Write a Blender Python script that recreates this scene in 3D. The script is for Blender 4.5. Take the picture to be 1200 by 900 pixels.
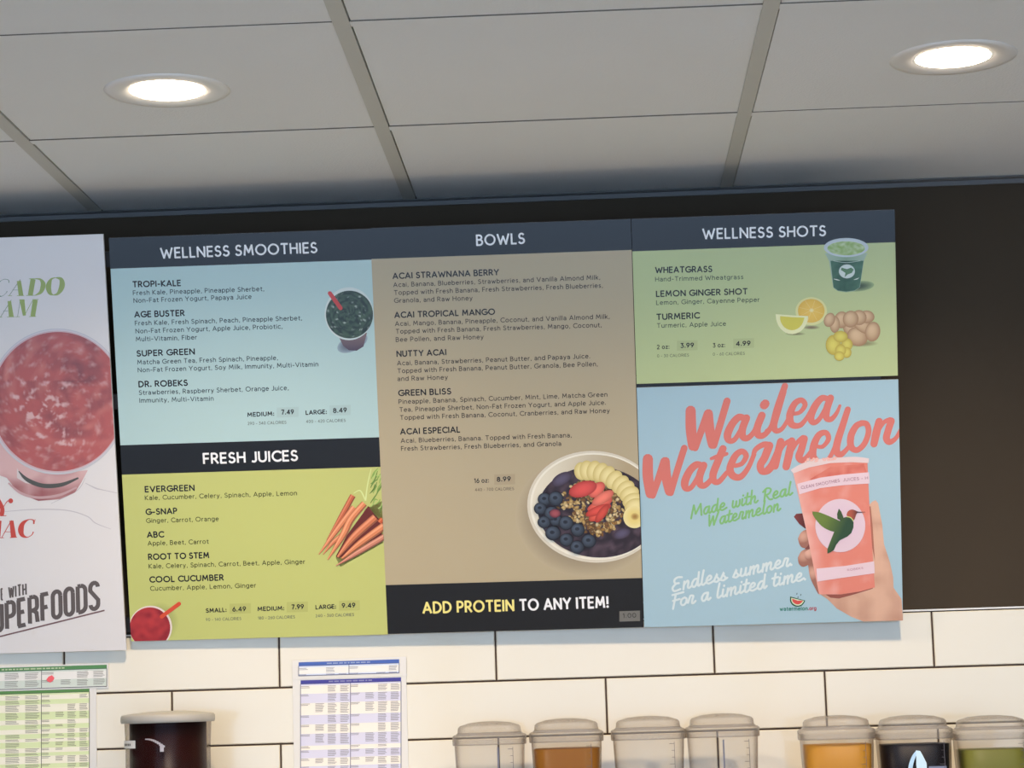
import bpy, math, random
from mathutils import Vector, Matrix, noise
from mathutils.geometry import tessellate_polygon
random.seed(7)
for o in list(bpy.data.objects): bpy.data.objects.remove(o)
S = bpy.context.scene; COL = S.collection

# ------------------------------------------------------------------ camera, world, exposure
FPX = 2688.6; YAW, PIT, ROL = 0.0343, 0.1353, -0.0309; EYE = 1.60; DIST = 4.3439
cs = math.cos; sn = math.sin
fw = Vector((-sn(YAW)*cs(PIT), cs(YAW)*cs(PIT), sn(PIT)))
r0 = Vector((cs(YAW), sn(YAW), 0)); u0 = r0.cross(fw)
RT = cs(ROL)*r0 + sn(ROL)*u0; UP = -sn(ROL)*r0 + cs(ROL)*u0
CAM = Vector((0, -DIST, EYE))
cd = bpy.data.cameras.new('camera'); cam = bpy.data.objects.new('camera', cd); COL.objects.link(cam)
M = Matrix((RT, UP, -fw)).transposed().to_4x4(); M.translation = CAM; cam.matrix_world = M
cd.sensor_width = 36; cd.lens = 36*FPX/1200; cd.clip_start = 0.05; cd.clip_end = 100
S.camera = cam
w = bpy.data.worlds.new('daylight'); S.world = w; w.use_nodes = True
bg = w.node_tree.nodes['Background']; bg.inputs[0].default_value = (0.48, 0.69, 1.0, 1); bg.inputs[1].default_value = 1.04
LAMP = 9.0; BEAM = 15.0; LAMPCOL = (1.0, 0.80, 0.60)
S.view_settings.view_transform = 'Standard'; S.view_settings.look = 'None'
S.view_settings.exposure = 1.88; S.view_settings.gamma = 1; S.view_settings.use_curve_mapping = False

CEIL = EYE + 0.9546; L1 = EYE + 0.0297; TW, TH = 0.4096, 0.1048; PIT2 = 0.6096
def ray(px, py): return (fw*FPX + RT*(px-600) - UP*(py-450)).normalized()
def hit(px, py, P, N):
    d = ray(px, py); return CAM + d*((P-CAM).dot(N)/d.dot(N))
def on_ceiling(px, py): return hit(px, py, Vector((0, 0, CEIL)), Vector((0, 0, 1)))
def on_wall(px, py, y=0.0): return hit(px, py, Vector((0, y, 0)), Vector((0, 1, 0)))

# ------------------------------------------------------------------ materials
def lin(c): c = c/255; return c/12.92 if c <= .04045 else ((c+.055)/1.055)**2.4
def C(r, g, b, e=.93): return (min(lin(r)/e, .95), min(lin(g)/e, .95), min(lin(b)/e, .95))
def mat(name, col, rough=.5, spec=.5, metal=0, bump=0, bscale=200, var=0, vscale=8, coat=0):
    m = bpy.data.materials.new(name); m.use_nodes = True; nt = m.node_tree; p = nt.nodes['Principled BSDF']
    p.inputs['Base Color'].default_value = (*col, 1); p.inputs['Roughness'].default_value = rough
    p.inputs['Specular IOR Level'].default_value = spec; p.inputs['Metallic'].default_value = metal
    p.inputs['Coat Weight'].default_value = coat; p.inputs['Coat Roughness'].default_value = .08
    tc = nt.nodes.new('ShaderNodeTexCoord')
    if var:
        n = nt.nodes.new('ShaderNodeTexNoise'); n.inputs['Scale'].default_value = vscale; n.inputs['Detail'].default_value = 4
        nt.links.new(tc.outputs['Object'], n.inputs['Vector'])
        mx = nt.nodes.new('ShaderNodeMix'); mx.data_type = 'RGBA'
        mx.inputs[6].default_value = (*[c*(1-var) for c in col], 1); mx.inputs[7].default_value = (*[min(1, c*(1+var)) for c in col], 1)
        nt.links.new(n.outputs['Fac'], mx.inputs[0]); nt.links.new(mx.outputs[2], p.inputs['Base Color'])
    if bump:
        n = nt.nodes.new('ShaderNodeTexNoise'); n.inputs['Scale'].default_value = bscale
        nt.links.new(tc.outputs['Object'], n.inputs['Vector'])
        b = nt.nodes.new('ShaderNodeBump'); b.inputs['Strength'].default_value = bump; b.inputs['Distance'].default_value = .002
        nt.links.new(n.outputs['Fac'], b.inputs['Height']); nt.links.new(b.outputs[0], p.inputs['Normal'])
    return m
def print_mat():
    m = mat('printed_ink', (1, 1, 1), .25, .42); nt = m.node_tree; a = nt.nodes.new('ShaderNodeAttribute'); a.attribute_name = 'Col'
    nt.links.new(a.outputs['Color'], nt.nodes['Principled BSDF'].inputs['Base Color']); return m
def paper_mat():
    m = mat('printed_paper', (1, 1, 1), .7, .3); nt = m.node_tree; a = nt.nodes.new('ShaderNodeAttribute'); a.attribute_name = 'Col'
    nt.links.new(a.outputs['Color'], nt.nodes['Principled BSDF'].inputs['Base Color']); return m
INK = print_mat(); PAPERINK = paper_mat()
M_dark = mat('dark_brown_wall_paint', (.058, .043, .028), .65, .12, var=.10, vscale=3, bump=.15, bscale=120)
M_tile = mat('cream_glazed_tile', (.81, .74, .585), .10, .5, var=.02, vscale=2)
M_grout = mat('brown_grout', (.075, .050, .038), .9, .2, var=.15, vscale=60)
M_trim = mat('white_edge_trim', (.82, .80, .76), .3)
M_ceil = mat('ceiling_tile_white', (.77, .79, .775), .9, .1, bump=.35, bscale=260, var=.03, vscale=3)
M_grid = mat('ceiling_grid_paint', (.56, .56, .505), .6, .2)
M_floor = mat('floor_tile_grey', (.44, .43, .42), .45, .4, var=.12, vscale=1.2)
M_side = mat('side_wall_paint', (.55, .52, .47), .8, .2)
M_board = mat('board_core_white', (.75, .76, .78), .35)
M_frame = mat('black_frame_metal', (.012, .011, .012), .45)
M_jointshade = mat('painted_joint_shade', (.16, .15, .13), .8, .1)
M_ring = mat('downlight_trim_white', (.80, .79, .75), .4)
M_lid = mat('grey_lid_plastic', (.42, .40, .36), .45, .4, var=.06, vscale=40)
M_steel = mat('brushed_steel', (.55, .55, .55), .3, metal=1)
M_counter = mat('pale_quartz_counter', (.70, .69, .66), .35, var=.05, vscale=30)
def emit(name, col, s):
    m = bpy.data.materials.new(name); m.use_nodes = True; nt = m.node_tree; nt.nodes.clear()
    e = nt.nodes.new('ShaderNodeEmission'); e.inputs[0].default_value = (*col, 1); e.inputs[1].default_value = s
    o = nt.nodes.new('ShaderNodeOutputMaterial'); nt.links.new(e.outputs[0], o.inputs[0]); return m
def clear(name, tint, haze, rough=.05):
    m = bpy.data.materials.new(name); m.use_nodes = True; nt = m.node_tree; nt.nodes.clear()
    t = nt.nodes.new('ShaderNodeBsdfTransparent'); t.inputs[0].default_value = (*tint, 1)
    d = nt.nodes.new('ShaderNodeBsdfDiffuse'); d.inputs[0].default_value = (.78, .76, .72, 1)
    g = nt.nodes.new('ShaderNodeBsdfGlossy'); g.inputs['Roughness'].default_value = rough
    lw = nt.nodes.new('ShaderNodeLayerWeight'); pw = nt.nodes.new('ShaderNodeMath'); pw.operation = 'POWER'; pw.inputs[1].default_value = 4
    f = nt.nodes.new('ShaderNodeMath'); f.operation = 'MULTIPLY_ADD'; f.inputs[1].default_value = .6; f.inputs[2].default_value = .005
    nt.links.new(lw.outputs['Facing'], pw.inputs[0]); nt.links.new(pw.outputs[0], f.inputs[0])
    a = nt.nodes.new('ShaderNodeMixShader'); a.inputs[0].default_value = haze
    b = nt.nodes.new('ShaderNodeMixShader'); o = nt.nodes.new('ShaderNodeOutputMaterial')
    L = nt.links.new
    em = nt.nodes.new('ShaderNodeMix'); em.data_type = 'RGBA'; em.inputs[6].default_value = (*tint, 1); em.inputs[7].default_value = (.42, .36, .32, 1)
    p3 = nt.nodes.new('ShaderNodeMath'); p3.operation = 'POWER'; p3.inputs[1].default_value = 2.2
    L(lw.outputs['Facing'], p3.inputs[0]); L(p3.outputs[0], em.inputs[0]); L(em.outputs[2], t.inputs[0])
    L(t.outputs[0], a.inputs[1]); L(d.outputs[0], a.inputs[2]); L(f.outputs[0], b.inputs[0])
    L(a.outputs[0], b.inputs[1]); L(g.outputs[0], b.inputs[2]); L(b.outputs[0], o.inputs[0]); return m
M_clear = clear('clear_plastic', (.91, .90, .89), .006)
M_lidclear = clear('clear_lid_plastic', (.87, .86, .85), .14, .10)

# ------------------------------------------------------------------ object helpers
def obj(name, verts, faces, m, parent=None, cols=None, smooth=False):
    me = bpy.data.meshes.new(name); me.from_pydata([tuple(v) for v in verts], [], faces); me.materials.append(m)
    if cols is not None:
        ca = me.color_attributes.new('Col', 'FLOAT_COLOR', 'POINT')
        flat = []
        for c in cols: flat += [c[0], c[1], c[2], 1.0]
        ca.data.foreach_set('color', flat)
    if smooth: me.polygons.foreach_set('use_smooth', [True]*len(me.polygons))
    me.update(); o = bpy.data.objects.new(name, me); COL.objects.link(o)
    if parent: o.parent = parent
    return o
def empty(name, loc=(0, 0, 0), mw=None):
    o = bpy.data.objects.new(name, None); COL.objects.link(o); o.empty_display_size = .05
    if mw is not None: o.matrix_world = mw
    else: o.location = loc
    return o
def tag(o, label=None, cat=None, group=None, kind=None):
    if label: o['label'] = label
    if cat: o['category'] = cat
    if group: o['group'] = group
    if kind: o['kind'] = kind
    return o
def box(x0, x1, y0, y1, z0, z1):
    v = [(x, y, z) for z in (z0, z1) for y in (y0, y1) for x in (x0, x1)]
    return v, [(0, 2, 3, 1), (4, 5, 7, 6), (0, 1, 5, 4), (2, 6, 7, 3), (0, 4, 6, 2), (1, 3, 7, 5)]
def join(parts):
    V, F = [], []
    for v, f in parts: F += [tuple(i+len(V) for i in q) for q in f]; V += list(v)
    return V, F
def tilebox(wx, d, hz, b=.0015):   # slab centred on x,z with bevelled front rim; front faces -y
    v, f = [], []
    rings = [(0, 0), (0, d-b), (b, d)]
    for ins, dd in rings:
        for sx, sz in ((-1, -1), (1, -1), (1, 1), (-1, 1)): v.append((sx*(wx/2-ins), -dd, sz*(hz/2-ins)))
    for k in range(2):
        for i in range(4): j = (i+1) % 4; f.append((k*4+i, k*4+j, k*4+4+j, k*4+4+i))
    f.append((8, 9, 10, 11)); return v, f
def lathe(prof, n=48, close=True):
    v, f = [], []
    for r, z in prof:
        for i in range(n): a = 2*math.pi*i/n; v.append((r*cs(a), r*sn(a), z))
    for k in range(len(prof)-1):
        for i in range(n): j = (i+1) % n; f.append((k*n+i, k*n+j, (k+1)*n+j, (k+1)*n+i))
    if close:
        f.append(tuple(reversed(range(n)))); f.append(tuple((len(prof)-1)*n+i for i in range(n)))
    return v, f
def loft(prof, n=56, p=5.0, close=True):   # rounded-square loft: profile of (half width, z)
    v, f = [], []
    for r, z in prof:
        for i in range(n):
            a = 2*math.pi*(i+.5)/n; c, s = cs(a), sn(a); q = (abs(c)**p+abs(s)**p)**(-1/p); v.append((r*c*q, r*s*q, z))
    for k in range(len(prof)-1):
        for i in range(n): j = (i+1) % n; f.append((k*n+i, k*n+j, (k+1)*n+j, (k+1)*n+i))
    if close:
        f.append(tuple(reversed(range(n)))); f.append(tuple((len(prof)-1)*n+i for i in range(n)))
    return v, f

# ------------------------------------------------------------------ flat print on a board or a sheet
def a_(cx, cy, rx, ry, d0, d1, n=None):
    n = n or max(4, int(abs(d1-d0)/22))
    return [(cx+rx*cs(math.radians(d0+(d1-d0)*i/n)), cy+ry*sn(math.radians(d0+(d1-d0)*i/n))) for i in range(n+1)]
def spline(pts, n=6):
    P = [pts[0]]+list(pts)+[pts[-1]]; out = []
    for i in range(1, len(P)-2):
        p0, p1, p2, p3 = P[i-1:i+3]
        for k in range(n):
            t = k/n; out.append(tuple(.5*(2*p1[j]+(p2[j]-p0[j])*t+(2*p0[j]-5*p1[j]+4*p2[j]-p3[j])*t*t+(3*p1[j]-p0[j]-3*p2[j]+p3[j])*t**3) for j in range(len(p1))))
    out.append(tuple(pts[-1])); return out
class Frame:
    def __init__(s, O, U, V, rect=None):
        s.O = O; s.U = U.normalized(); s.N = s.U.cross(V).normalized(); s.V = s.N.cross(s.U); s.N = s.U.cross(s.V); s.rect = rect
        s.mw = Matrix((s.U, s.V, s.N)).transposed().to_4x4(); s.mw.translation = O
    def uv(s, px, py):
        h = hit(px, py, s.O, s.N)-s.O; return (h.dot(s.U), h.dot(s.V))
class Print:
    Z = .00016
    def __init__(s, F, rect=None, m=None): s.F = F; s.rect = rect; s.v = []; s.f = []; s.c = []; s.m = m or INK
    def tri(s, P, K, z):
        poly = [(p[0], p[1], k) for p, k in zip(P, K)]
        if s.rect:
            x0, y0, x1, y1 = s.rect
            for ax, lim, sg in ((0, x0, 1), (0, x1, -1), (1, y0, 1), (1, y1, -1)):
                out = []
                for i in range(len(poly)):
                    a, b = poly[i-1], poly[i]; da, db = (a[ax]-lim)*sg, (b[ax]-lim)*sg
                    if (da >= 0) != (db >= 0):
                        t = da/(da-db); out.append((a[0]+(b[0]-a[0])*t, a[1]+(b[1]-a[1])*t, tuple(a[2][j]+(b[2][j]-a[2][j])*t for j in range(3))))
                    if db >= 0: out.append(b)
                poly = out
                if len(poly) < 3: return
        n = len(s.v); s.v += [(p[0], p[1], z) for p in poly]; s.c += [p[2] for p in poly]
        ar = sum(poly[i-1][0]*poly[i][1]-poly[i][0]*poly[i-1][1] for i in range(len(poly)))
        q = list(range(n, n+len(poly))); s.f.append(tuple(q if ar > 0 else q[::-1]))
    def polyuv(s, pts, col, lay=1):
        cols = col if isinstance(col, list) else [col]*len(pts)
        for t in tessellate_polygon([[Vector((p[0], p[1], 0)) for p in pts]]):
            s.tri([pts[i] for i in t], [cols[i] for i in t], lay*s.Z)
    def poly(s, pts, col, lay=1): s.polyuv([s.F.uv(*p) for p in pts], col, lay)
    def grad(s, pts, fn, lay=1, n=14):     # polygon filled with a fine grid so that fn(x, y) colours it smoothly
        x0 = min(p[0] for p in pts); x1 = max(p[0] for p in pts); y0 = min(p[1] for p in pts); y1 = max(p[1] for p in pts)
        def clip(poly, ax, lim, sg):
            out = []
            for i in range(len(poly)):
                a, b = poly[i-1], poly[i]; da, db = (a[ax]-lim)*sg, (b[ax]-lim)*sg
                if (da >= 0) != (db >= 0): t = da/(da-db); out.append((a[0]+(b[0]-a[0])*t, a[1]+(b[1]-a[1])*t))
                if db >= 0: out.append(b)
            return out
        tris = [[pts[i] for i in t] for t in tessellate_polygon([[Vector((p[0], p[1], 0)) for p in pts]])]
        for i in range(n):
            xa, xb = x0+(x1-x0)*i/n, x0+(x1-x0)*(i+1)/n
            for t in tris:
                st = clip(clip(t, 0, xa, 1), 0, xb, -1)
                if len(st) < 3: continue
                for j in range(n):
                    q = clip(clip(st, 1, y0+(y1-y0)*j/n, 1), 1, y0+(y1-y0)*(j+1)/n, -1)
                    if len(q) < 3: continue
                    U = [s.F.uv(*p) for p in q]; K = [fn(*p) for p in q]
                    for k in range(1, len(q)-1): s.tri([U[0], U[k], U[k+1]], [K[0], K[k], K[k+1]], lay*s.Z)
    def disc(s, cx, cy, rx, ry, cin, cout, lay=1, rot=0, n=28, rings=4, hl=(0, 0), fn=None):
        lay = s.micro(lay); ca, sa = cs(math.radians(rot)), sn(math.radians(rot)); G = []
        for k in range(rings+1):
            t = k/rings; row = []
            for i in range(n):
                a = 2*math.pi*i/n; x = rx*t*cs(a); y = ry*t*sn(a); X = cx+x*ca-y*sa+hl[0]*(1-t); Y = cy+x*sa+y*ca+hl[1]*(1-t)
                c = fn(X, Y) if fn else tuple(cin[j]+(cout[j]-cin[j])*t*t for j in range(3)); row.append((s.F.uv(X, Y), c))
            G.append(row)
        for k in range(rings):
            for i in range(n):
                j = (i+1) % n; a, b, c, d = G[k][i], G[k][j], G[k+1][j], G[k+1][i]
                s.tri([a[0], c[0], d[0]], [a[1], c[1], d[1]], lay*s.Z)
                if k: s.tri([a[0], b[0], c[0]], [a[1], b[1], c[1]], lay*s.Z)
    def micro(s, lay): s.k = (getattr(s, 'k', 0)+1) % 9; return lay+s.k*.08
    def ribuv(s, pts, wd, col, lay=1, cap=0):
        lay = s.micro(lay); n = len(pts); W = wd if isinstance(wd, (list, tuple)) else [wd]*n
        L, R = [], []
        for i in range(n):
            a = pts[max(i-1, 0)]; b = pts[min(i+1, n-1)]
            def nrm(p, q): dx, dy = q[0]-p[0], q[1]-p[1]; l = math.hypot(dx, dy) or 1; return dx/l, dy/l
            t1 = nrm(a, pts[i]) if i else nrm(pts[0], pts[1]); t2 = nrm(pts[i], b) if i < n-1 else t1
            if not i: t1 = t2
            mx, my = t1[0]+t2[0], t1[1]+t2[1]; l = math.hypot(mx, my) or 1; mx /= l; my /= l
            k = 1/max(.5, mx*t1[0]+my*t1[1]); h = W[i]/2*k; p = pts[i]
            ex = (-cap*W[i] if i == 0 else cap*W[i] if i == n-1 else 0)
            p = (p[0]+mx*ex, p[1]+my*ex)
            L.append((p[0]-my*h, p[1]+mx*h)); R.append((p[0]+my*h, p[1]-mx*h))
        for i in range(n-1):
            s.tri([L[i], R[i], R[i+1]], [col]*3, lay*s.Z); s.tri([L[i], R[i+1], L[i+1]], [col]*3, lay*s.Z)
    def roundcap(s, p, r, col, lay):
        lay = s.micro(lay)
        n = 10; P = [(p[0]+r*cs(2*math.pi*i/n), p[1]+r*sn(2*math.pi*i/n)) for i in range(n)]
        for i in range(1, n-1): s.tri([P[0], P[i], P[i+1]], [col]*3, lay*s.Z)
    def rib(s, pts, wpx, col, lay=1, sm=True, rnd=False):
        if isinstance(wpx, (int, float)): wpx = [wpx]*len(pts)
        P = [(p[0], p[1], q) for p, q in zip(pts, wpx)]
        if sm and len(P) > 2: P = spline(P, 7)
        a = s.F.uv(pts[0][0], pts[0][1]); b = s.F.uv(pts[0][0]+10, pts[0][1]); k = (b[0]-a[0])/10
        UV = [s.F.uv(p[0], p[1]) for p in P]; W = [max(p[2], .1)*k for p in P]
        s.ribuv(UV, W, col, lay)
        if rnd: s.roundcap(UV[0], W[0]/2, col, lay); s.roundcap(UV[-1], W[-1]/2, col, lay)
    def text(s, t, p0, p1, cap, wt, col, lay=2, font=None, shear=0, gap=.29, cond=None):
        font = font or GL; a = s.F.uv(*p0); b = s.F.uv(*p1); du, dv = b[0]-a[0], b[1]-a[1]; L = math.hypot(du, dv)
        e = math.hypot(p1[0]-p0[0], p1[1]-p0[1]); H = cap*L/e; cu, cv = du/L, dv/L
        x = 0; items = []
        for ch in t:
            if ch == ' ': x += .40; continue
            g = font[ch]; items.append((x, g)); x += g[0]+(gap if len(g) < 3 else g[2])
        tot = x-(gap if font is GL else 0); sx = (L - wt*H*.6)/tot; x0 = wt*H*.3
        for gx, g in items:
            for st in g[1]:
                P = []
                for q in st:
                    X = x0+(gx+q[0])*sx+q[1]*H*shear; Y = q[1]*H*(1-wt*.5)+wt*H*.25 if font is GL else q[1]*H
                    P.append((a[0]+cu*X-cv*Y, a[1]+cv*X+cu*Y))
                if len(P) == 1: s.roundcap(P[0], wt*H*.62, col, lay); continue
                runs = [[P[0]]]                                      # break the ribbon at sharp corners
                for i in range(1, len(P)):
                    runs[-1].append(P[i])
                    if i < len(P)-1:
                        d1 = (P[i][0]-P[i-1][0], P[i][1]-P[i-1][1]); d2 = (P[i+1][0]-P[i][0], P[i+1][1]-P[i][1])
                        c = (d1[0]*d2[0]+d1[1]*d2[1])/((math.hypot(*d1)*math.hypot(*d2)) or 1)
                        if c < .45: runs.append([P[i]])
                for r in runs:
                    if len(r) > 1: s.ribuv(r, wt*H, col, lay, cap=.30 if font is GL else 0)
                if font is SC:
                    s.roundcap(P[0], wt*H/2, col, lay); s.roundcap(P[-1], wt*H/2, col, lay)
    def done(s, name, parent, label=None):
        o = obj(name, s.v, s.f, s.m, parent, s.c)
        if label: o['label'] = label
        return o

# ---- plain stroke alphabet (cap height 1)
GL = {}
def g(ch, w, *st): GL[ch] = (w, [list(x) for x in st])
g('A', .74, [(0, 0), (.37, 1), (.74, 0)], [(.12, .3), (.62, .3)])
g('B', .52, [(0, 0), (0, 1)], [(0, 1), (.24, 1)]+a_(.24, .77, .22, .23, 90, -90)+[(0, .54)], [(0, .54), (.26, .54)]+a_(.26, .27, .26, .27, 90, -90)+[(0, 0)])
g('C', .68, a_(.45, .5, .45, .5, 46, 314))
g('D', .68, [(0, 0), (0, 1), (.2, 1)]+a_(.2, .5, .48, .5, 90, -90)+[(0, 0)])
g('E', .46, [(0, 0), (0, 1)], [(0, 1), (.46, 1)], [(0, .52), (.42, .52)], [(0, 0), (.46, 0)])
g('F', .44, [(0, 0), (0, 1)], [(0, 1), (.44, 1)], [(0, .5), (.4, .5)])
g('G', .8, a_(.46, .5, .46, .5, 48, 345)+[(.80, .46), (.48, .46)])
g('H', .62, [(0, 0), (0, 1)], [(.62, 0), (.62, 1)], [(0, .52), (.62, .52)])
g('I', .03, [(.01, 0), (.01, 1)])
g('J', .34, [(.34, 1), (.34, .22)]+a_(.14, .22, .2, .22, 0, -130))
g('K', .58, [(0, 0), (0, 1)], [(.54, 1), (.02, .48), (.58, 0)])
g('L', .42, [(0, 1), (0, 0), (.42, 0)])
g('M', .86, [(.03, 0), (.12, 1), (.43, .25), (.74, 1), (.83, 0)])
g('N', .66, [(0, 0), (0, 1), (.66, 0), (.66, 1)])
g('O', .92, a_(.46, .5, .46, .5, 90, 455, 20))
g('P', .5, [(0, 0), (0, 1), (.24, 1)]+a_(.24, .72, .26, .28, 90, -90)+[(0, .44)])
g('R', .54, [(0, 0), (0, 1), (.24, 1)]+a_(.24, .73, .25, .27, 90, -90)+[(0, .46)], [(.24, .46), (.54, 0)])
g('S', .5, a_(.26, .75, .22, .25, 35, 235)+a_(.24, .26, .26, .26, 62, -150))
g('T', .6, [(0, 1), (.6, 1)], [(.3, 1), (.3, 0)])
g('U', .62, [(0, 1), (0, .31)]+a_(.31, .31, .31, .31, 180, 360)+[(.62, 1)])
g('V', .72, [(0, 1), (.36, 0), (.72, 1)])
g('W', 1.06, [(0, 1), (.27, 0), (.53, .8), (.79, 0), (1.06, 1)])
g('Y', .66, [(0, 1), (.33, .45), (.66, 1)], [(.33, .45), (.33, 0)])
xh = .70
g('a', .44, a_(.2, .5, .22, .2, 150, 0)+[(.43, .5), (.43, 0)], a_(.22, .2, .21, .2, 0, 360))
g('b', .5, [(0, 1.02), (0, 0)], a_(.26, .35, .26, .35, 0, 360))
g('c', .44, a_(.28, .35, .28, .35, 48, 312))
g('d', .5, [(.5, 1.02), (.5, 0)], a_(.24, .35, .26, .35, 0, 360))
g('e', .5, [(.01, .38), (.5, .38)]+a_(.26, .35, .26, .35, 8, 315))
g('f', .26, a_(.3, .82, .18, .2, 90, 180)+[(.12, 0)], [(0, .66), (.28, .66)])
g('g', .5, a_(.24, .37, .26, .33, 0, 360), [(.5, .7), (.5, 0)]+a_(.25, 0, .25, .25, 0, -140))
g('h', .46, [(0, 1.02), (0, 0)], [(0, .4)]+a_(.23, .42, .23, .28, 180, 0)+[(.46, 0)])
g('i', .02, [(.01, .68), (.01, 0)], [(.01, .90)])
g('k', .42, [(0, 1.02), (0, 0)], [(.4, .68), (.02, .28)], [(.14, .4), (.42, 0)])
g('l', .02, [(.01, 1.02), (.01, 0)])
g('m', .78, [(0, .68), (0, 0)], [(0, .44)]+a_(.195, .46, .195, .24, 180, 0)+[(.39, 0)], [(.39, .44)]+a_(.585, .46, .195, .24, 180, 0)+[(.78, 0)])
g('n', .46, [(0, .68), (0, 0)], [(0, .42)]+a_(.23, .44, .23, .26, 180, 0)+[(.46, 0)])
g('o', .54, a_(.27, .35, .27, .35, 0, 360))
g('p', .5, [(0, .68), (0, -.28)], a_(.26, .35, .26, .35, 0, 360))
g('r', .24, [(0, .68), (0, 0)], [(0, .38)]+a_(.26, .4, .26, .29, 170, 90))
g('s', .36, a_(.19, .52, .15, .17, 30, 235)+a_(.17, .18, .18, .18, 65, -145))
g('t', .28, [(.12, .9), (.12, .18)]+a_(.28, .18, .16, .18, 180, 280), [(0, .66), (.3, .66)])
g('u', .46, [(0, .68), (0, .26)]+a_(.23, .26, .23, .26, 180, 360)+[(.46, .68)], [(.46, .68), (.46, 0)])
g('v', .46, [(0, .68), (.23, 0), (.46, .68)])
g('w', .74, [(0, .68), (.2, 0), (.37, .62), (.54, 0), (.74, .68)])
g('y', .46, [(0, .68), (.23, 0)], [(.46, .68), (.2, -.1)]+a_(.07, -.06, .13, .18, -20, -110))
g('z', .4, [(.02, .66), (.4, .66), (0, .02), (.42, .02)])
g('.', .06, [(.03, .05)]); g(',', .08, [(.06, .08), (.02, -.12)]); g('-', .3, [(0, .38), (.3, .38)]); g(':', .06, [(.03, .05)], [(.03, .6)])
g('!', .06, [(.03, 1), (.03, .34)], [(.03, .04)])
g('0', .56, a_(.28, .5, .28, .5, 90, 450)); g('1', .22, [(0, .82), (.18, 1), (.18, 0)])
g('2', .48, a_(.23, .74, .22, .26, 160, -35)+[(0, 0), (.48, 0)])
g('3', .48, [(.04, 1), (.44, 1), (.2, .6)]+a_(.22, .3, .26, .3, 85, -140))
g('4', .58, [(.44, 0), (.44, 1), (0, .26), (.58, .26)]); g('6', .5, [(.36, 1), (.06, .45)], a_(.26, .29, .25, .29, 0, 360))
g('7', .48, [(0, 1), (.48, 1), (.14, 0)]); g('8', .5, a_(.25, .76, .21, .23, 0, 360), a_(.25, .28, .25, .28, 0, 360))
g('9', .5, [(.14, 0), (.44, .55)], a_(.24, .71, .25, .29, 0, 360))
# condensed capitals
CO = {}
def c(ch, w, *st): CO[ch] = (w, [list(x) for x in st], .22)
c('U', .34, [(0, 1), (0, .17)]+a_(.17, .17, .17, .17, 180, 360)+[(.34, 1)])
c('P', .32, [(0, 0), (0, 1), (.16, 1)]+a_(.16, .84, .17, .16, 90, 0)+a_(.16, .6, .17, .14, 0, -90)+[(0, .46)])
c('R', .34, [(0, 0), (0, 1), (.16, 1)]+a_(.16, .84, .17, .16, 90, 0)+a_(.16, .62, .17, .14, 0, -90)+[(0, .48)], [(.16, .48), (.3, .36), (.34, 0)])
c('E', .27, [(0, 0), (0, 1)], [(-.06, 1), (.29, 1)], [(0, .52), (.24, .52)], [(-.06, 0), (.29, 0)])
c('F', .26, [(0, 0), (0, 1)], [(-.06, 1), (.28, 1)], [(0, .5), (.24, .5)])
c('O', .34, a_(.17, .82, .17, .18, 0, 180)+a_(.17, .18, .17, .18, 180, 360)+[(.34, .82)])
c('D', .34, [(0, 0), (0, 1), (.14, 1)]+a_(.14, .8, .2, .2, 90, 0)+a_(.14, .2, .2, .2, 0, -90)+[(0, 0)])
c('S', .34, a_(.17, .82, .17, .18, 0, 180)+[(0, .72), (.34, .32)]+a_(.17, .18, .17, .18, 0, -180))
c('W', .5, [(0, 1), (.12, 0), (.25, .9), (.38, 0), (.5, 1)]); c('I', .01, [(.0, 0), (0, 1)]); c('T', .34, [(0, 1), (.34, 1)], [(.17, 1), (.17, 0)])
c('H', .32, [(0, 0), (0, 1)], [(.32, 0), (.32, 1)], [(0, .5), (.32, .5)])
# slanted brush script (x height .6)
SC = {}
def s_(ch, w, *st): SC[ch] = (w, [spline(x, 4) if len(x) > 2 else list(x) for x in st], 0)
BA = [(.45, .58), (.2, .56), (.04, .28), (.12, .03), (.3, .1), (.45, .55)]
s_('a', .62, BA, [(.46, .58), (.42, .15), (.5, .02), (.64, .15)])
s_('d', .62, BA, [(.50, 1.05), (.44, .2), (.5, .02), (.64, .15)])
s_('e', .55, [(.04, .26), (.3, .32), (.38, .5), (.25, .6), (.08, .4), (.08, .12), (.25, .02), (.56, .15)])
s_('i', .32, [(.12, .58), (.08, .15), (.16, .02), (.34, .15)], [(.17, .82), (.18, .86)])
s_('l', .34, [(.2, 1.1), (.1, .5), (.08, .12), (.18, .02), (.36, .15)])
s_('t', .38, [(.2, .95), (.1, .3), (.12, .06), (.24, .02), (.4, .15)], [(-.02, .62), (.38, .64)])
s_('h', .6, [(.15, 1.1), (.06, 0)], [(.08, .3), (.3, .58), (.4, .5), (.36, .12), (.46, .02), (.62, .15)])
s_('n', .6, [(.12, .58), (.06, 0)], [(.08, .3), (.3, .58), (.4, .5), (.36, .12), (.46, .02), (.62, .15)])
s_('m', .86, [(.12, .58), (.06, 0)], [(.08, .3), (.28, .56), (.36, .5), (.32, 0)], [(.33, .3), (.54, .58), (.64, .5), (.6, .12), (.7, .02), (.88, .15)])
s_('r', .5, [(0, .12), (.12, .5), (.18, .62), (.36, .56), (.3, .3), (.28, .05), (.38, .02), (.52, .15)])
s_('o', .52, [(.3, .58), (.1, .48), (.04, .2), (.18, .02), (.38, .15), (.42, .45), (.28, .58)])
s_('u', .6, [(.1, .58), (.06, .15), (.16, .02), (.34, .15), (.42, .58)], [(.42, .58), (.38, .15), (.46, .02), (.62, .15)])
s_('w', .7, [(.1, .58), (.06, .15), (.16, .02), (.3, .15), (.36, .5)], [(.36, .5), (.34, .15), (.46, .02), (.6, .2), (.62, .55)])
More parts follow.
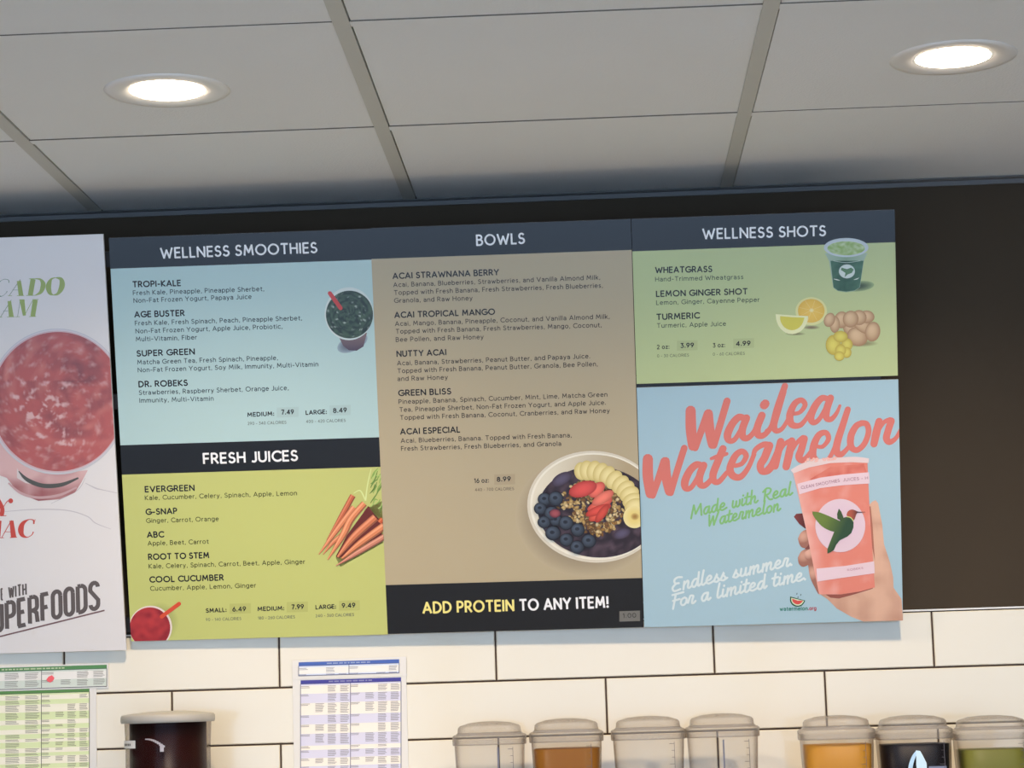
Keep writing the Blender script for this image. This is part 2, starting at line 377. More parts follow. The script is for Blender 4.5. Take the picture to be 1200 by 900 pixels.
s_('s', .45, [(0, .1), (.22, .6), (.2, .4), (.34, .18), (.22, .02), (.04, .08)], [(.22, .03), (.46, .15)])
s_('W', .95, [(.1, .95), (.12, .05)], [(.12, .05), (.42, .8)], [(.42, .8), (.48, .05)], [(.48, .05), (.85, 1.05)])
s_('M', 1.0, [(.05, -.1), (.25, .95)], [(.25, .95), (.4, .2)], [(.4, .2), (.78, .95)], [(.78, .95), (.85, .0)])
s_('R', .75, [(.2, .9), (.1, -.05)], [(0, .75), (.3, 1.0), (.6, .85), (.5, .55), (.2, .45)], [(.25, .45), (.5, .05), (.72, .0)])
s_('E', .75, [(.7, .95), (.4, 1.0), (.2, .85), (.25, .6), (.5, .55)], [(.3, .55), (.08, .3), (.2, .02), (.6, .08)])
s_('F', .6, [(.05, .95), (.8, 1.0)], [(.28, .95), (.12, -.1)], [(.1, .5), (.55, .54)])
s_('.', .2, [(.08, .03), (.10, .05)])

# ------------------------------------------------------------------ the room
wall = tag(obj('wall_back', *box(-4, 4, .012, .12, 0, CEIL+.05), M_dark), kind='structure')
up = obj('upper_wall_panel', *box(-4, 4, .0025, .012, L1+TH+.0035, CEIL), M_dark, wall)
gr = obj('grout_bed', *box(-1.75, 1.75, .0035, .012, L1-5*TH, L1+TH), M_grout, wall)
TLV, TLF = tilebox(TW-.0034, .008, TH-.0034)
tm = None
for j in range(0, -5, -1):
    for k in range(-4, 4):
        x = -.1954+(k+(.5 if j % 2 == 0 else 1.0))*TW; z = L1+(j+.5)*TH
        if tm is None: t = obj('wall_tile', TLV, TLF, M_tile, wall); tm = t.data
        else: t = bpy.data.objects.new('wall_tile', tm); COL.objects.link(t); t.parent = wall
        t.location = (x, .0083, z); t.rotation_euler = (random.uniform(-.0016, .0016), 0, random.uniform(-.0010, .0010))
et = obj('edge_trim', *box(-1.75, 1.75, -.001, .012, L1+TH+.0005, L1+TH+.0035), M_trim, wall, None); et['label'] = 'thin white edging strip along the top tile row'
YB = -7.6
tag(obj('floor', *box(-4, 4, YB, .12, -.05, 0), M_floor), kind='structure')
tag(obj('wall_left', *box(-4.12, -4, YB, .12, 0, CEIL+.05), M_side), kind='structure')
tag(obj('wall_right', *box(4, 4.12, YB, .12, 0, CEIL+.05), M_side), kind='structure')
# ceiling: slab, inlaid tiles, exposed grid
ceil = tag(obj('ceiling', *box(-4, 4, YB, .12, CEIL+.022, CEIL+.05), M_ceil), kind='structure')
ctm = {}
for r in range(0, 13):
    yf = -.5754+.6096-r*.6096; ya = min(yf, .0)           # first row is a cut row against the wall
    yb = yf-.6096
    for k in range(-6, 6):
        xa = -.3352+k*PIT2; ky = round(ya-yb, 3)
        if ky not in ctm:
            q = obj('ceiling_tile', *box(.0140, PIT2-.0115, .0115, ky-.0115, .0026, .021), M_ceil, ceil); ctm[ky] = q.data
        else: q = bpy.data.objects.new('ceiling_tile', ctm[ky]); COL.objects.link(q); q.parent = ceil
        q.location = (xa, yb, CEIL+random.uniform(-.0005, .0004))
for k in range(-6, 7):
    xr = -.3232+k*PIT2
    obj('grid_bar', *box(xr-.024, xr, YB, -.02, CEIL, CEIL+.020), M_grid, ceil)
for r in range(0, 12):
    y = -.5754-r*.6096
    cb = obj('cross_bar', *box(-4, 4, y-.012, y+.012, CEIL+.0009, CEIL+.020), M_ceil, ceil); cb.data.materials.append(M_jointshade); cb.data.polygons[2].material_index = 1  # front face painted dark to stand in for the shaded joint line
obj('wall_angle', *join([box(-4, 4, -.022, .0025, CEIL-.0005, CEIL+.001), box(-4, 4, -.0015, .0025, CEIL-.009, CEIL)]), mat('wall_angle_grey', (.13, .128, .125), .4), ceil)
# storefront behind the photographer: mullions only, daylight comes through
fr = tag(obj('window_1', *join([box(x-.04, x+.04, YB, YB+.06, 0, CEIL) for x in (-4, -2.4, -.8, .8, 2.4, 4)]+[box(-4, 4, YB, YB+.06, 0, .12), box(-4, 4, YB, YB+.06, 2.15, 2.22)]), mat('storefront_frame', (.05, .05, .05), .4)), kind='structure')

# ------------------------------------------------------------------ downlights
M_glow = emit('lamp_lens_glow', LAMPCOL, LAMP)
def downlight(p, label, group=None):
    r = tag(empty('downlight', (p.x, p.y, CEIL+.0046)), label, 'ceiling light', group)
    obj('trim_ring', *lathe([(.099, .010), (.099, -.0010), (.0965, -.0040), (.086, -.0048), (.069, -.0042), (.0590, -.0014)], 64, False), M_ring, r, None, True)
    obj('lens', *lathe([(.0593, -.0016), (.056, -.0034), (.038, -.0048), (.0005, -.0056)], 64, False), M_glow, r, None, True)
    l = bpy.data.lights.new('lamp_beam', 'SPOT'); l.energy = BEAM; l.color = LAMPCOL; l.spot_size = math.radians(164); l.spot_blend = 1.0; l.shadow_soft_size = .05
    lo = bpy.data.objects.new('lamp_beam', l); COL.objects.link(lo); lo.parent = r; lo.location = (0, 0, -.062); return r
def dup(root, loc, label=None, group=None):
    r = root.copy(); COL.objects.link(r); r.location = loc
    if label: r['label'] = label
    if group: r['group'] = group
    for ch in list(root.children):
        q = ch.copy(); COL.objects.link(q); q.parent = r
        for gch in ch.children: d = gch.copy(); COL.objects.link(d); d.parent = q
    return r
pa, pb = on_ceiling(196, 108), on_ceiling(1117, 69)
dl = downlight(pa, 'lit round recessed downlight in the ceiling, left one above the smoothie menu')
dup(dl, (pb.x, pb.y, CEIL+.0046), 'lit round recessed downlight in the ceiling, right one in the upper right corner')
for y in (-3.7, -6.1):  # unseen lamp rows, added and spaced to light boards and tiles
    for x in (pa.x, .5*(pa.x+pb.x), pb.x):
        dup(dl, (x, y, CEIL+.0046), 'added unseen round downlight behind the camera', 'added unseen downlights behind the camera')

# ------------------------------------------------------------------ menu boards
ZB = EYE+.1219; TILT = .2459
FM = Frame(Vector((0, -.030, ZB)), Vector((1, -.015, -.0055)), Vector((0, -TILT, 1)))
FL = Frame(FM.O+FM.N*.012, FM.U, FM.V)
def rect_of(F, TLc, TRc, BRc, BLc):
    a, b, c_, d = [F.uv(*p) for p in (TLc, TRc, BRc, BLc)]
    return ((a[0]+d[0])/2, (c_[1]+d[1])/2, (b[0]+c_[0])/2, (a[1]+b[1])/2)
def board(name, F, R, label, cat, th=.006):
    e = tag(empty(name, mw=F.mw), label, cat)
    v, f = box(R[0]+.0004, R[2]-.0004, R[1], R[3], -th, 0); obj('panel', v, f, M_board, e)
    return e
def vline(F, p, q): return (F.uv(*p)[1]+F.uv(*q)[1])/2
def field(F, e, name, u0, v0, u1, v1, col, lay=1, label=None):
    P = Print(F); P.polyuv([(u0, v0), (u1, v0), (u1, v1), (u0, v1)], col, lay); return P.done(name, e, label)
def tagsticker(F, e, pts, txt, p0, p1, cap, col, tcol, wt=.2):
    P = Print(F); P.poly(pts, col, 3); o = P.done('price_tag', e)
    Q = Print(F); Q.text(txt, p0, p1, cap, wt, tcol, 5); q = Q.done('price_numerals', o)
def quad(x0, y0, x1, y1, s=-.03):   # printed rectangle that follows the board's slope in the picture
    return [(x0, y0), (x1, y0+s*(x1-x0)), (x1, y1+s*(x1-x0)), (x0, y1)]

def TX(name, e, *args):
    P = Print(FM); P.text(*args); return P.done(name, e)
BLACK = (.0058, .0052, .0052); DK = C(34, 34, 36); MID = C(62, 66, 68); WHT = C(236, 236, 236, .9)
# --- smoothies and juices
R1_ = rect_of(FM, (127, 279.3), (434.5, 267.8), (453.6, 743), (154.3, 752))
e1 = board('menu_board', FM, R1_, 'menu board of wellness smoothies on pale blue above fresh juices on lime green', 'menu board')
vh = vline(FM, (129, 315), (433.5, 304.4)); vf1 = vline(FM, (141, 522), (443.3, 512.2)); vf0 = vline(FM, (143.3, 556.7), (444.7, 546.7))
field(FM, e1, 'header_band', R1_[0], vh, R1_[2], R1_[3], BLACK)
BLUE = C(180, 207, 205, .94); LIME = C(198, 202, 119, 1.0)
field(FM, e1, 'colour_field', R1_[0], vf1, R1_[2], vh, BLUE)
field(FM, e1, 'header_band', R1_[0], vf0, R1_[2], vf1, BLACK)
field(FM, e1, 'colour_field', R1_[0], R1_[1], R1_[2], vf0, LIME)
TX('heading', e1, 'WELLNESS SMOOTHIES', (188.5, 302.9), (371.7, 296.2), 12.2, .17, WHT)
TX('heading', e1, 'FRESH JUICES', (238.5, 543.6), (349, 539.8), 12.3, .19, WHT)
HD = [('TROPI-KALE', 155.7, 336.7, 212, 335), ('AGE BUSTER', 157.7, 372, 216.3, 370.1), ('SUPER GREEN', 160.4, 417.7, 228.3, 415.3), ('DR. ROBEKS', 162.7, 453.7, 220, 451.9),
 ('EVERGREEN', 170, 576.8, 228, 575), ('G-SNAP', 171, 603.3, 207.7, 602), ('ABC', 172.5, 630.1, 192, 629.5), ('ROOT TO STEM', 174, 656, 245.2, 653.9), ('COOL CUCUMBER', 175.5, 682.6, 262.2, 680)]
BD = [('Fresh Kale, Pineapple, Pineapple Sherbet,', 156, 345.9, 309.6, 341), ('Non-Fat Frozen Yogurt, Papaya Juice', 156.7, 354.9, 294.7, 350.1),
 ('Fresh Kale, Fresh Spinach, Peach, Pineapple Sherbet,', 158.3, 381.4, 354, 375.2), ('Non-Fat Frozen Yogurt, Apple Juice, Probiotic,', 159, 390.7, 331, 385), ('Multi-Vitamin, Fiber', 159.3, 400, 230.7, 397.8),
 ('Matcha Green Tea, Fresh Spinach, Pineapple,', 161, 427.1, 325.7, 421.8), ('Non-Fat Frozen Yogurt, Soy Milk, Immunity, Multi-Vitamin', 161.7, 436.3, 373, 429.3),
 ('Strawberries, Raspberry Sherbet, Orange Juice,', 163, 462.8, 338.3, 457), ('Immunity, Multi-Vitamin', 163.6, 471.9, 250.3, 469.4)]
BG = [('Kale, Cucumber, Celery, Spinach, Apple, Lemon', 170, 586, 348, 580.3), ('Ginger, Carrot, Orange', 171.5, 612.8, 256.2, 610.4), ('Apple, Beet, Carrot', 173.3, 639.3, 244.5, 637),
 ('Kale, Celery, Spinach, Carrot, Beet, Apple, Ginger', 174.5, 666.2, 357.5, 660.6), ('Cucumber, Apple, Lemon, Ginger', 176.2, 692.2, 300, 688.4)]
for t, a, b, c1, d1 in HD: TX('item_name', e1, t, (a, b), (c1, d1), 6.9, .215, DK)
for t, a, b, c1, d1 in (('MEDIUM:', 290, 488.4, 321.3, 487), ('LARGE:', 358.5, 486, 383, 484.9), ('SMALL:', 241.5, 718, 265.5, 716.9), ('MEDIUM:', 302, 716, 333, 715), ('LARGE:', 370, 714, 393.8, 713)):
    TX('item_name', e1, t, (a, b), (c1, d1), 4.9, .22, DK)
for t, a, b, c1, d1 in BD: TX('description', e1, t, (a, b), (c1, d1), 5.3, .15, C(52, 64, 70))
for t, a, b, c1, d1 in BG: TX('description', e1, t, (a, b), (c1, d1), 5.3, .15, C(64, 66, 34))
for t, a, b, c1, d1 in (('290 - 340 CALORIES', 290.5, 498, 335.5, 496.5), ('400 - 420 CALORIES', 358.8, 495.6, 405, 494.2), ('90 - 140 CALORIES', 241.5, 727.8, 282.7, 726.4), ('180 - 260 CALORIES', 302.5, 725.9, 345.6, 724.5), ('240 - 360 CALORIES', 370, 723.3, 414.9, 721.8)):
    TX('description', e1, t, (a, b), (c1, d1), 3.4, .14, C(95, 100, 92))
TGB = C(174, 199, 197, .94); TGG = C(188, 191, 111, 1.0)
tagsticker(FM, e1, quad(324.3, 477.6, 350, 489.3, -.035), '7.49', (330, 485.7), (344.5, 485.2), 5.4, TGB, DK)
tagsticker(FM, e1, quad(386.2, 475, 411, 487), '8.49', (390.7, 483.8), (406.5, 483), 5.4, TGB, DK)
tagsticker(FM, e1, quad(269, 707.5, 294, 719.3), '6.49', (272.6, 716.5), (288.4, 716), 5.4, TGG, DK)
tagsticker(FM, e1, quad(336, 705.5, 360.8, 717.6), '7.99', (342, 713.9), (356.2, 713.3), 5.4, TGG, DK)
tagsticker(FM, e1, quad(397.3, 704, 421.7, 715.4), '9.49', (401, 712.3), (416.5, 711.7), 5.4, TGG, DK)
def nz(x, y, s, o=0): return noise.noise(Vector((x*s, y*s, o)))
def mixc(a, b, t): t = max(0, min(1, t)); return tuple(a[i]+(b[i]-a[i])*t for i in range(3))
# green smoothie picture
P = Print(FM, R1_)
P.disc(413, 402, 19, 9.5, C(70, 62, 78), C(150, 170, 180), 1, rot=-25)
P.grad([(395.5, 391), (430, 390), (426, 406), (418, 411), (409, 410.5), (402, 405)], lambda x, y: mixc(C(128, 108, 108), C(80, 68, 84), (y-392)/18), 2)
P.disc(409, 367.6, 28.6, 31, C(225, 230, 222), C(205, 216, 212), 3, n=40)
GD, GM2, GLt = C(34, 50, 46), C(68, 90, 72), C(160, 172, 158)
def gfn(x, y):
    a = math.atan2(y-368, x-410); d = math.hypot(x-410, y-368)
    n = nz(d*.55+a*2.2, a*3.0, .7)+.5*nz(x, y, .25, 3)
    k = mixc(GD, GM2, .5+n*1.3); h = nz(x*.8, y*1.3, .28, 9); return mixc(k, GLt, (h-.38)*4)
P.disc(409.6, 368.6, 27.6, 28, None, None, 4, n=72, rings=26, fn=gfn)
P.rib([(386.6, 343.6), (399.2, 361)], 4.8, C(196, 68, 66), 6, False, True)
P.done('smoothie_picture', e1, 'printed dark green smoothie in a white cup with red straw')
# carrots
def K7(x, y): return (360+x/6.43, 540+y/6.43)
P = Print(FM, (R1_[0], R1_[1], R1_[2], vf0))
for q in ([(440, 300), (455, 180), (482, 60)], [(440, 300), (400, 225), (350, 245)]): P.rib([K7(*p) for p in q], [1.8, 1.4, .8], C(212, 222, 150), 2)
for i in range(26):
    x = random.uniform(470, 560); y = random.uniform(90, 400); P.rib([K7(x, y), K7(x+random.uniform(10, 30), y-random.uniform(20, 50)), K7(x+random.uniform(30, 60), y-random.uniform(40, 110))], [.8, 1.6, .7], C(*random.choice([(140, 172, 84), (176, 200, 112), (108, 140, 66)])), 2)
P.poly([K7(*p) for p in [(215, 730), (330, 560), (440, 360), (570, 300), (570, 620), (250, 800)]], C(150, 148, 84), 1)
P.poly([K7(*p) for p in [(300, 560), (460, 340), (500, 395), (570, 470), (560, 560), (240, 735), (215, 720)]], C(104, 38, 32), 2)
def carrot(pts, ws, lay, base=(214, 126, 82)):
    P.rib([K7(*p) for p in pts], [k/6.43 for k in ws], C(*[c*.72 for c in base]), lay)
    P.rib([K7(p[0]-k*.06, p[1]-k*.06) for p, k in zip(pts, ws)], [k/6.43*.72 for k in ws], C(*base), lay+1)
    P.rib([K7(p[0]-k*.14, p[1]-k*.14) for p, k in zip(pts, ws)], [k/6.43*.25 for k in ws], C(min(255, base[0]+22), base[1]+32, base[2]+30), lay+2)
carrot([(148, 600), (240, 450), (345, 262)], [8, 36, 44], 3, (196, 100, 66))
carrot([(88, 706), (210, 540), (355, 350)], [6, 40, 50], 6, (220, 134, 92))
carrot([(120, 706), (190, 620), (260, 560)], [6, 30, 36], 6, (214, 128, 86))
carrot([(155, 745), (270, 560), (330, 440), (432, 320)], [8, 50, 52, 48], 9, (222, 134, 90))
carrot([(230, 725), (350, 575), (515, 425)], [18, 56, 60], 6, (210, 120, 80))
carrot([(545, 465), (570, 440)], [40, 50], 6, (200, 90, 50))
carrot([(262, 735), (400, 620), (580, 490)], [16, 50, 60], 9, (220, 132, 88))
carrot([(218, 790), (380, 690), (590, 565)], [6, 38, 46], 12, (206, 130, 104))
P.done('carrot_picture', e1, 'printed bunch of orange carrots with green tops')
P = Print(FM, R1_)
P.disc(186, 729, 24, 24, C(150, 155, 90), LIME, 1)
P.disc(176.5, 735, 25.2, 25.2, C(225, 205, 196), C(232, 214, 204), 2, n=48)
P.disc(175.8, 735.6, 23.8, 24, None, None, 3, n=48, rings=14, fn=lambda x, y: mixc(C(186, 56, 58), C(140, 34, 44), .3+nz(x, y, .12)+((x-172)**2+(y-730)**2)/1600))
P.rib([(210, 707.4), (189.5, 722.6)], 4.6, C(212, 78, 50), 5, False, True)
P.done('red_smoothie_picture', e1, 'printed red smoothie seen from above')

# --- bowls
R2_ = rect_of(FM, (434.5, 267.8), (740.5, 256.2), (752.8, 735), (453.6, 743))
e2 = board('menu_board', FM, R2_, 'tan menu board of bowls with a fruit bowl picture and black bottom band', 'menu board')
vh = vline(FM, (436, 303.8), (742, 292.6)); vb = vline(FM, (452, 686.3), (750.8, 676.6))
field(FM, e2, 'header_band', R2_[0], vh, R2_[2], R2_[3], BLACK)
field(FM, e2, 'colour_field', R2_[0], vb, R2_[2], vh, C(184, 169, 137, .97))
field(FM, e2, 'header_band', R2_[0], R2_[1], R2_[2], vb, BLACK)
TX('heading', e2, 'BOWLS', (558.5, 287.8), (615, 285.4), 12.4, .17, WHT)
TX('heading', e2, 'TO ANY ITEM!', (609.2, 715.6), (713.2, 711.9), 13.3, .19, WHT)
TX('heading', e2, 'ADD PROTEIN', (495.7, 718.8), (602.4, 715.8), 13.3, .19, C(232, 218, 130, .88))
for t, a, b, c1, d1 in (('ACAI STRAWNANA BERRY', 460.3, 326.9, 584.7, 322.3), ('ACAI TROPICAL MANGO', 462.4, 372.6, 580, 368.6), ('NUTTY ACAI', 465, 418.1, 523, 416), ('GREEN BLISS', 467, 464, 528.7, 461.8), ('ACAI ESPECIAL', 469.2, 509.2, 539.2, 506.6)):
    TX('item_name', e2, t, (a, b), (c1, d1), 6.9, .205, C(34, 32, 30))
TX('item_name', e2, '16 oz:', (556, 566), (573, 565.3), 5.3, .17, DK)
for t, a, b, c1, d1 in (('Acai, Banana, Blueberries, Strawberries, and Vanilla Almond Milk,', 461, 336.4, 703.3, 327.5), ('Topped with Fresh Banana, Fresh Strawberries, Fresh Blueberries,', 462, 345.6, 706.4, 337), ('Granola, and Raw Honey', 462, 354.9, 553.7, 351.8),
 ('Acai, Mango, Banana, Pineapple, Coconut, and Vanilla Almond Milk,', 463, 382, 714.3, 373.4), ('Topped with Fresh Banana, Fresh Strawberries, Mango, Coconut,', 464, 391, 705, 383.3), ('Bee Pollen, and Raw Honey', 464, 400.6, 566.7, 397.2),
 ('Acai, Banana, Strawberries, Peanut Butter, and Papaya Juice.', 465.5, 428.2, 691.5, 419.8), ('Topped with Fresh Banana, Peanut Butter, Granola, Bee Pollen,', 466, 437.3, 700.5, 429), ('and Raw Honey', 466, 446.5, 524.8, 444.5),
 ('Pineapple, Banana, Spinach, Cucumber, Mint, Lime, Matcha Green', 467.3, 473.4, 711.7, 464.7), ('Tea, Pineapple Sherbet, Non-Fat Frozen Yogurt, and Apple Juice.', 468.3, 482.7, 709.9, 474.2), ('Topped with Fresh Banana, Coconut, Cranberries, and Raw Honey', 469, 492, 714.5, 483.6),
 ('Acai, Blueberries, Banana. Topped with Fresh Banana,', 469.8, 519, 669.9, 512.4), ('Fresh Strawberries, Fresh Blueberries, and Granola', 470.2, 528.3, 657.6, 522.3)):
    TX('description', e2, t, (a, b), (c1, d1), 5.3, .15, C(58, 52, 46))
TX('description', e2, '440 - 700 CALORIES', (556.7, 575.6), (602.3, 574.2), 3.4, .14, C(100, 92, 78))
tagsticker(FM, e2, quad(579.3, 556, 603.5, 568.2), '8.99', (582.5, 564.3), (598.6, 563.6), 5.4, C(176, 160, 129, .97), DK)
tagsticker(FM, e2, quad(725.8, 716.2, 750, 728.4), '1.00', (730, 724), (745.4, 723.4), 5.2, C(112, 110, 104), C(40, 38, 36), .12)
# fruit bowl picture
def KB(x, y): return (610+x/5.807, 515+y/5.807)
def kb(r): return r/5.807
P = Print(FM, (R2_[0], vb, R2_[2], vh))
P.disc(688, 604, 84, 72, C(104, 92, 74), C(182, 167, 137), 1, rings=6, n=40)
P.disc(696.8, 593.9, 79, 65.4, C(220, 212, 190), C(214, 206, 186), 2, n=64, rot=5)
P.disc(697.5, 593.5, 76.4, 62.6, C(233, 227, 208), C(236, 230, 212), 3, n=64, rot=5)
P.disc(698, 593, 74.2, 60.2, None, None, 4, n=64, rings=10, rot=5, fn=lambda x, y: mixc(C(176, 158, 124), C(226, 218, 196), (698-x)/60*.6+.35))
P.disc(700, 600, 69.8, 53.2, None, None, 5, n=64, rings=16, rot=5, fn=lambda x, y: mixc(C(40, 28, 38), C(84, 66, 76), .25+nz(x, y, .11, 2)*1.6))
for (x, y, a, b, r) in ((280, 270, 75, 40, -30), (690, 640, 60, 35, -20)): P.disc(*KB(x, y), kb(a), kb(b), C(88, 80, 104), C(58, 44, 58), 6, rot=r)
# granola
for i in range(430):
    a = random.uniform(0, 2*math.pi); d = math.sqrt(random.uniform(.04, 1)); x = 478+225*d*cs(a)*1.0; y = 470+195*d*sn(a)
    if x < 330 and y > 470: continue
    if x < 420 and y > 560: continue
    k = random.choice([(196, 160, 96), (214, 184, 122), (160, 118, 62), (228, 204, 152), (128, 88, 48), (110, 76, 40)])
    P.disc(*KB(x, y), kb(random.uniform(12, 20)), kb(random.uniform(8, 13)), C(*k), C(*[c*.7 for c in k]), 7+i % 4, rot=random.uniform(0, 180), n=8, rings=2)
# bananas
ARC = spline([(415, 215), (500, 212), (590, 245), (680, 305), (740, 370), (775, 450)], 4)
for i, (x, y) in enumerate(ARC[::2]):
    q = ARC[min(i*2+1, len(ARC)-1)]; ang = math.degrees(math.atan2(q[1]-y, q[0]-x)) if q != (x, y) else 70
    P.disc(*KB(x, y), kb(50), kb(70 if i else 62), C(236, 222, 160), C(204, 184, 112), 12+i, rot=ang, n=24, hl=(1.2, -.6))
P.disc(*KB(775, 525), kb(76), kb(76), C(226, 204, 122), C(232, 218, 156), 26, n=32)
P.disc(*KB(778, 522), kb(30), kb(26), C(160, 120, 60), C(224, 200, 120), 27, n=16)
# blueberries
for x, y, r in ((165, 405, 48), (240, 400, 52), (135, 468, 44), (212, 500, 50), (160, 560, 44), (240, 545, 44), (310, 565, 50), (220, 635, 52), (390, 612, 48), (312, 680, 47), (465, 688, 50), (385, 730, 48)):
    P.disc(*KB(x, y), kb(r), kb(r*.95), C(72, 84, 100), C(20, 20, 30), 28, n=22, hl=(-kb(r)*.3, -kb(r)*.4))
    P.disc(*KB(x-4, y-6), kb(r*.34), kb(r*.26), C(24, 27, 38), C(44, 52, 66), 29, n=12)
P.disc(*KB(235, 500), kb(38), kb(30), C(160, 78, 84), C(90, 40, 56), 30, n=16)
# strawberries
for x, y, a, b, r, k in ((425, 335, 98, 52, -18, (206, 66, 60)), (555, 500, 74, 28, -55, (196, 60, 44)), (575, 440, 66, 30, -60, (212, 80, 62)), (520, 515, 62, 30, -30, (214, 78, 56)), (530, 478, 92, 30, -22, (206, 64, 50)), (540, 440, 92, 32, -24, (222, 92, 74)), (560, 395, 84, 36, -32, (230, 112, 92)), (520, 340, 66, 40, -45, (226, 98, 82))):
    P.disc(*KB(x, y), kb(a), kb(b), C(*[min(255, q*.98+18) for q in k]), C(*[q*.82 for q in k]), 31+r % 3, rot=r, n=22)
P.done('fruit_bowl_picture', e2, 'printed bowl with blueberries, granola, sliced strawberries and banana')

# --- wellness shots
R3_ = rect_of(FM, (740.5, 256.2), (1047.5, 246), (1053, 441.5), (746.5, 448.5)); R3_ = (R2_[2]+.0012, R3_[1], R3_[2], R2_[3])
e3 = board('menu_board', FM, R3_, 'smaller pale green menu board of wellness shots with lemon and ginger picture', 'menu board')
vh = vline(FM, (742.7, 293), (1050.7, 285.3))
field(FM, e3, 'header_band', R3_[0], vh, R3_[2], R3_[3], BLACK)
SG = C(190, 203, 146, 1.0)
field(FM, e3, 'colour_field', R3_[0], R3_[1], R3_[2], vh, SG)
TX('heading', e3, 'WELLNESS SHOTS', (823.5, 280.2), (967.7, 276.4), 12.2, .17, WHT)
for t, a, b, c1, d1 in (('WHEATGRASS', 768, 320, 834.5, 318.6), ('LEMON GINGER SHOT', 769, 347.8, 876, 344.8), ('TURMERIC', 769.5, 374.9, 819.7, 373)): TX('item_name', e3, t, (a, b), (c1, d1), 7, .205, C(32, 38, 32))
TX('item_name', e3, '2 oz:', (770, 409.2), (784.4, 408.6), 5, .17, DK); TX('item_name', e3, '3 oz:', (835.5, 407.2), (849.6, 406.6), 5, .17, DK)
for t, a, b, c1, d1 in (('Hand-Trimmed Wheatgrass', 768, 329.9, 871, 327), ('Lemon, Ginger, Cayenne Pepper', 769.2, 357.3, 890, 353.6), ('Turmeric, Apple Juice', 770, 384.2, 850.6, 381.8)): TX('description', e3, t, (a, b), (c1, d1), 5.3, .15, C(66, 78, 60))
TX('description', e3, '0 - 30 CALORIES', (770.2, 418.8), (807.3, 417.7), 3.4, .14, C(100, 108, 84)); TX('description', e3, '0 - 60 CALORIES', (835.5, 416.8), (872.7, 415.7), 3.4, .14, C(100, 108, 84))
tagsticker(FM, e3, quad(793.3, 399.3, 817.4, 411), '3.99', (797.6, 407.6), (813.2, 407), 5.4, C(181, 193, 138, 1.0), DK)
tagsticker(FM, e3, quad(859.3, 396.9, 883.6, 408.3), '4.99', (862.6, 405.4), (879.5, 404.8), 5.4, C(181, 193, 138, 1.0), DK)
def KS(x, y): return (900+x/5.627, 270+y/5.627)
def ks(r): return r/5.627
RS = (R3_[0], R3_[1], R3_[2], R3_[3])
P = Print(FM, RS)
P.disc(*KS(600, 368), ks(100), ks(34), C(56, 74, 52), C(150, 172, 124), 1, rot=-6)
P.grad([KS(*p) for p in [(375, 150), (655, 150), (632, 200), (606, 375), (570, 400), (515, 408), (460, 400), (430, 378), (402, 200)]], lambda x, y: mixc(C(132, 160, 132), C(168, 188, 170), abs(x-991)/28), 2)
P.grad([KS(*p) for p in [(412, 200), (630, 200), (604, 375), (570, 396), (515, 403), (460, 396), (432, 375)]], lambda x, y: mixc(C(40, 80, 58), C(74, 116, 90), abs(x-990)/24+nz(x, y, .2)*.4), 3)
P.disc(*KS(515, 113), ks(147), ks(63), C(206, 214, 214), C(190, 202, 206), 4, n=40)
P.disc(*KS(515, 118), ks(124), ks(46), None, None, 5, n=40, rings=8, fn=lambda x, y: mixc(C(140, 172, 96), C(190, 206, 160), .4+nz(x, y, .25)*1.2))
P.rib([KS(*p) for p in [(430, 200), (515, 212), (610, 200)]], .5, C(190, 205, 190), 5)
P.disc(*KS(520, 270), ks(53), ks(46), C(206, 216, 212), C(196, 210, 204), 6, n=28)
P.poly([KS(*p) for p in [(485, 245), (520, 255), (548, 245), (565, 258), (552, 280), (525, 290), (505, 308), (510, 280), (480, 260)]], C(86, 126, 88), 7)
for q in ([(432, 320), (455, 325), (475, 330)], [(565, 325), (585, 320), (600, 312)]): P.rib([KS(*p) for p in q], [.3, 1.2, .3], C(206, 216, 200), 6)
P.done('wheatgrass_cup_picture', e3, 'printed clear cup of green wheatgrass with a bird mark')
P = Print(FM, RS)
P.disc(*KS(285, 640), ks(60), ks(14), C(120, 104, 80), SG, 1); P.disc(*KS(180, 682), ks(70), ks(12), C(120, 120, 80), SG, 1)
P.disc(*KS(285, 533), ks(104), ks(93), C(222, 216, 160), C(214, 214, 150), 2, n=36)
P.disc(*KS(285, 530), ks(88), ks(78), C(226, 190, 86), C(214, 176, 70), 3, n=36)
P.disc(*KS(287, 527), ks(16), ks(14), C(232, 220, 160), C(226, 200, 110), 4, n=12)
for i in range(8):
    a = i*math.pi/4+.3; P.rib([KS(287+14*cs(a), 527+12*sn(a)), KS(285+84*cs(a), 530+74*sn(a))], .35, C(232, 208, 130), 4, False)
P.poly([KS(*p) for p in [(50, 552), (160, 560), (265, 565)]+a_(158, 560, 107, 124, 0, 180, 16)[1:-1]], C(226, 228, 178), 5)
P.poly([KS(*p) for p in [(80, 565), (160, 572), (240, 575)]+a_(158, 568, 80, 90, 0, 180, 14)[1:-1]], C(204, 196, 76), 6)
P.done('lemon_picture', e3, 'printed lemon slices')
P = Print(FM, RS)
P.disc(*KS(600, 745), ks(130), ks(24), C(130, 120, 80), SG, 1)
for x, y, a, b, r in ((405, 590, 36, 48, 20), (650, 570, 52, 42, 0), (600, 575, 50, 50, 0), (545, 585, 52, 56, 10), (485, 590, 48, 56, 10), (440, 620, 34, 56, 0), (620, 620, 80, 46, 40), (690, 668, 50, 66, 10), (545, 640, 50, 62, -20), (590, 700, 70, 62, 25)):
    P.disc(*KS(x, y), ks(a), ks(b), C(212, 182, 142), C(160, 122, 84), 2+(x+y) % 3, rot=r, n=20, hl=(-ks(a)*.2, -ks(b)*.3))
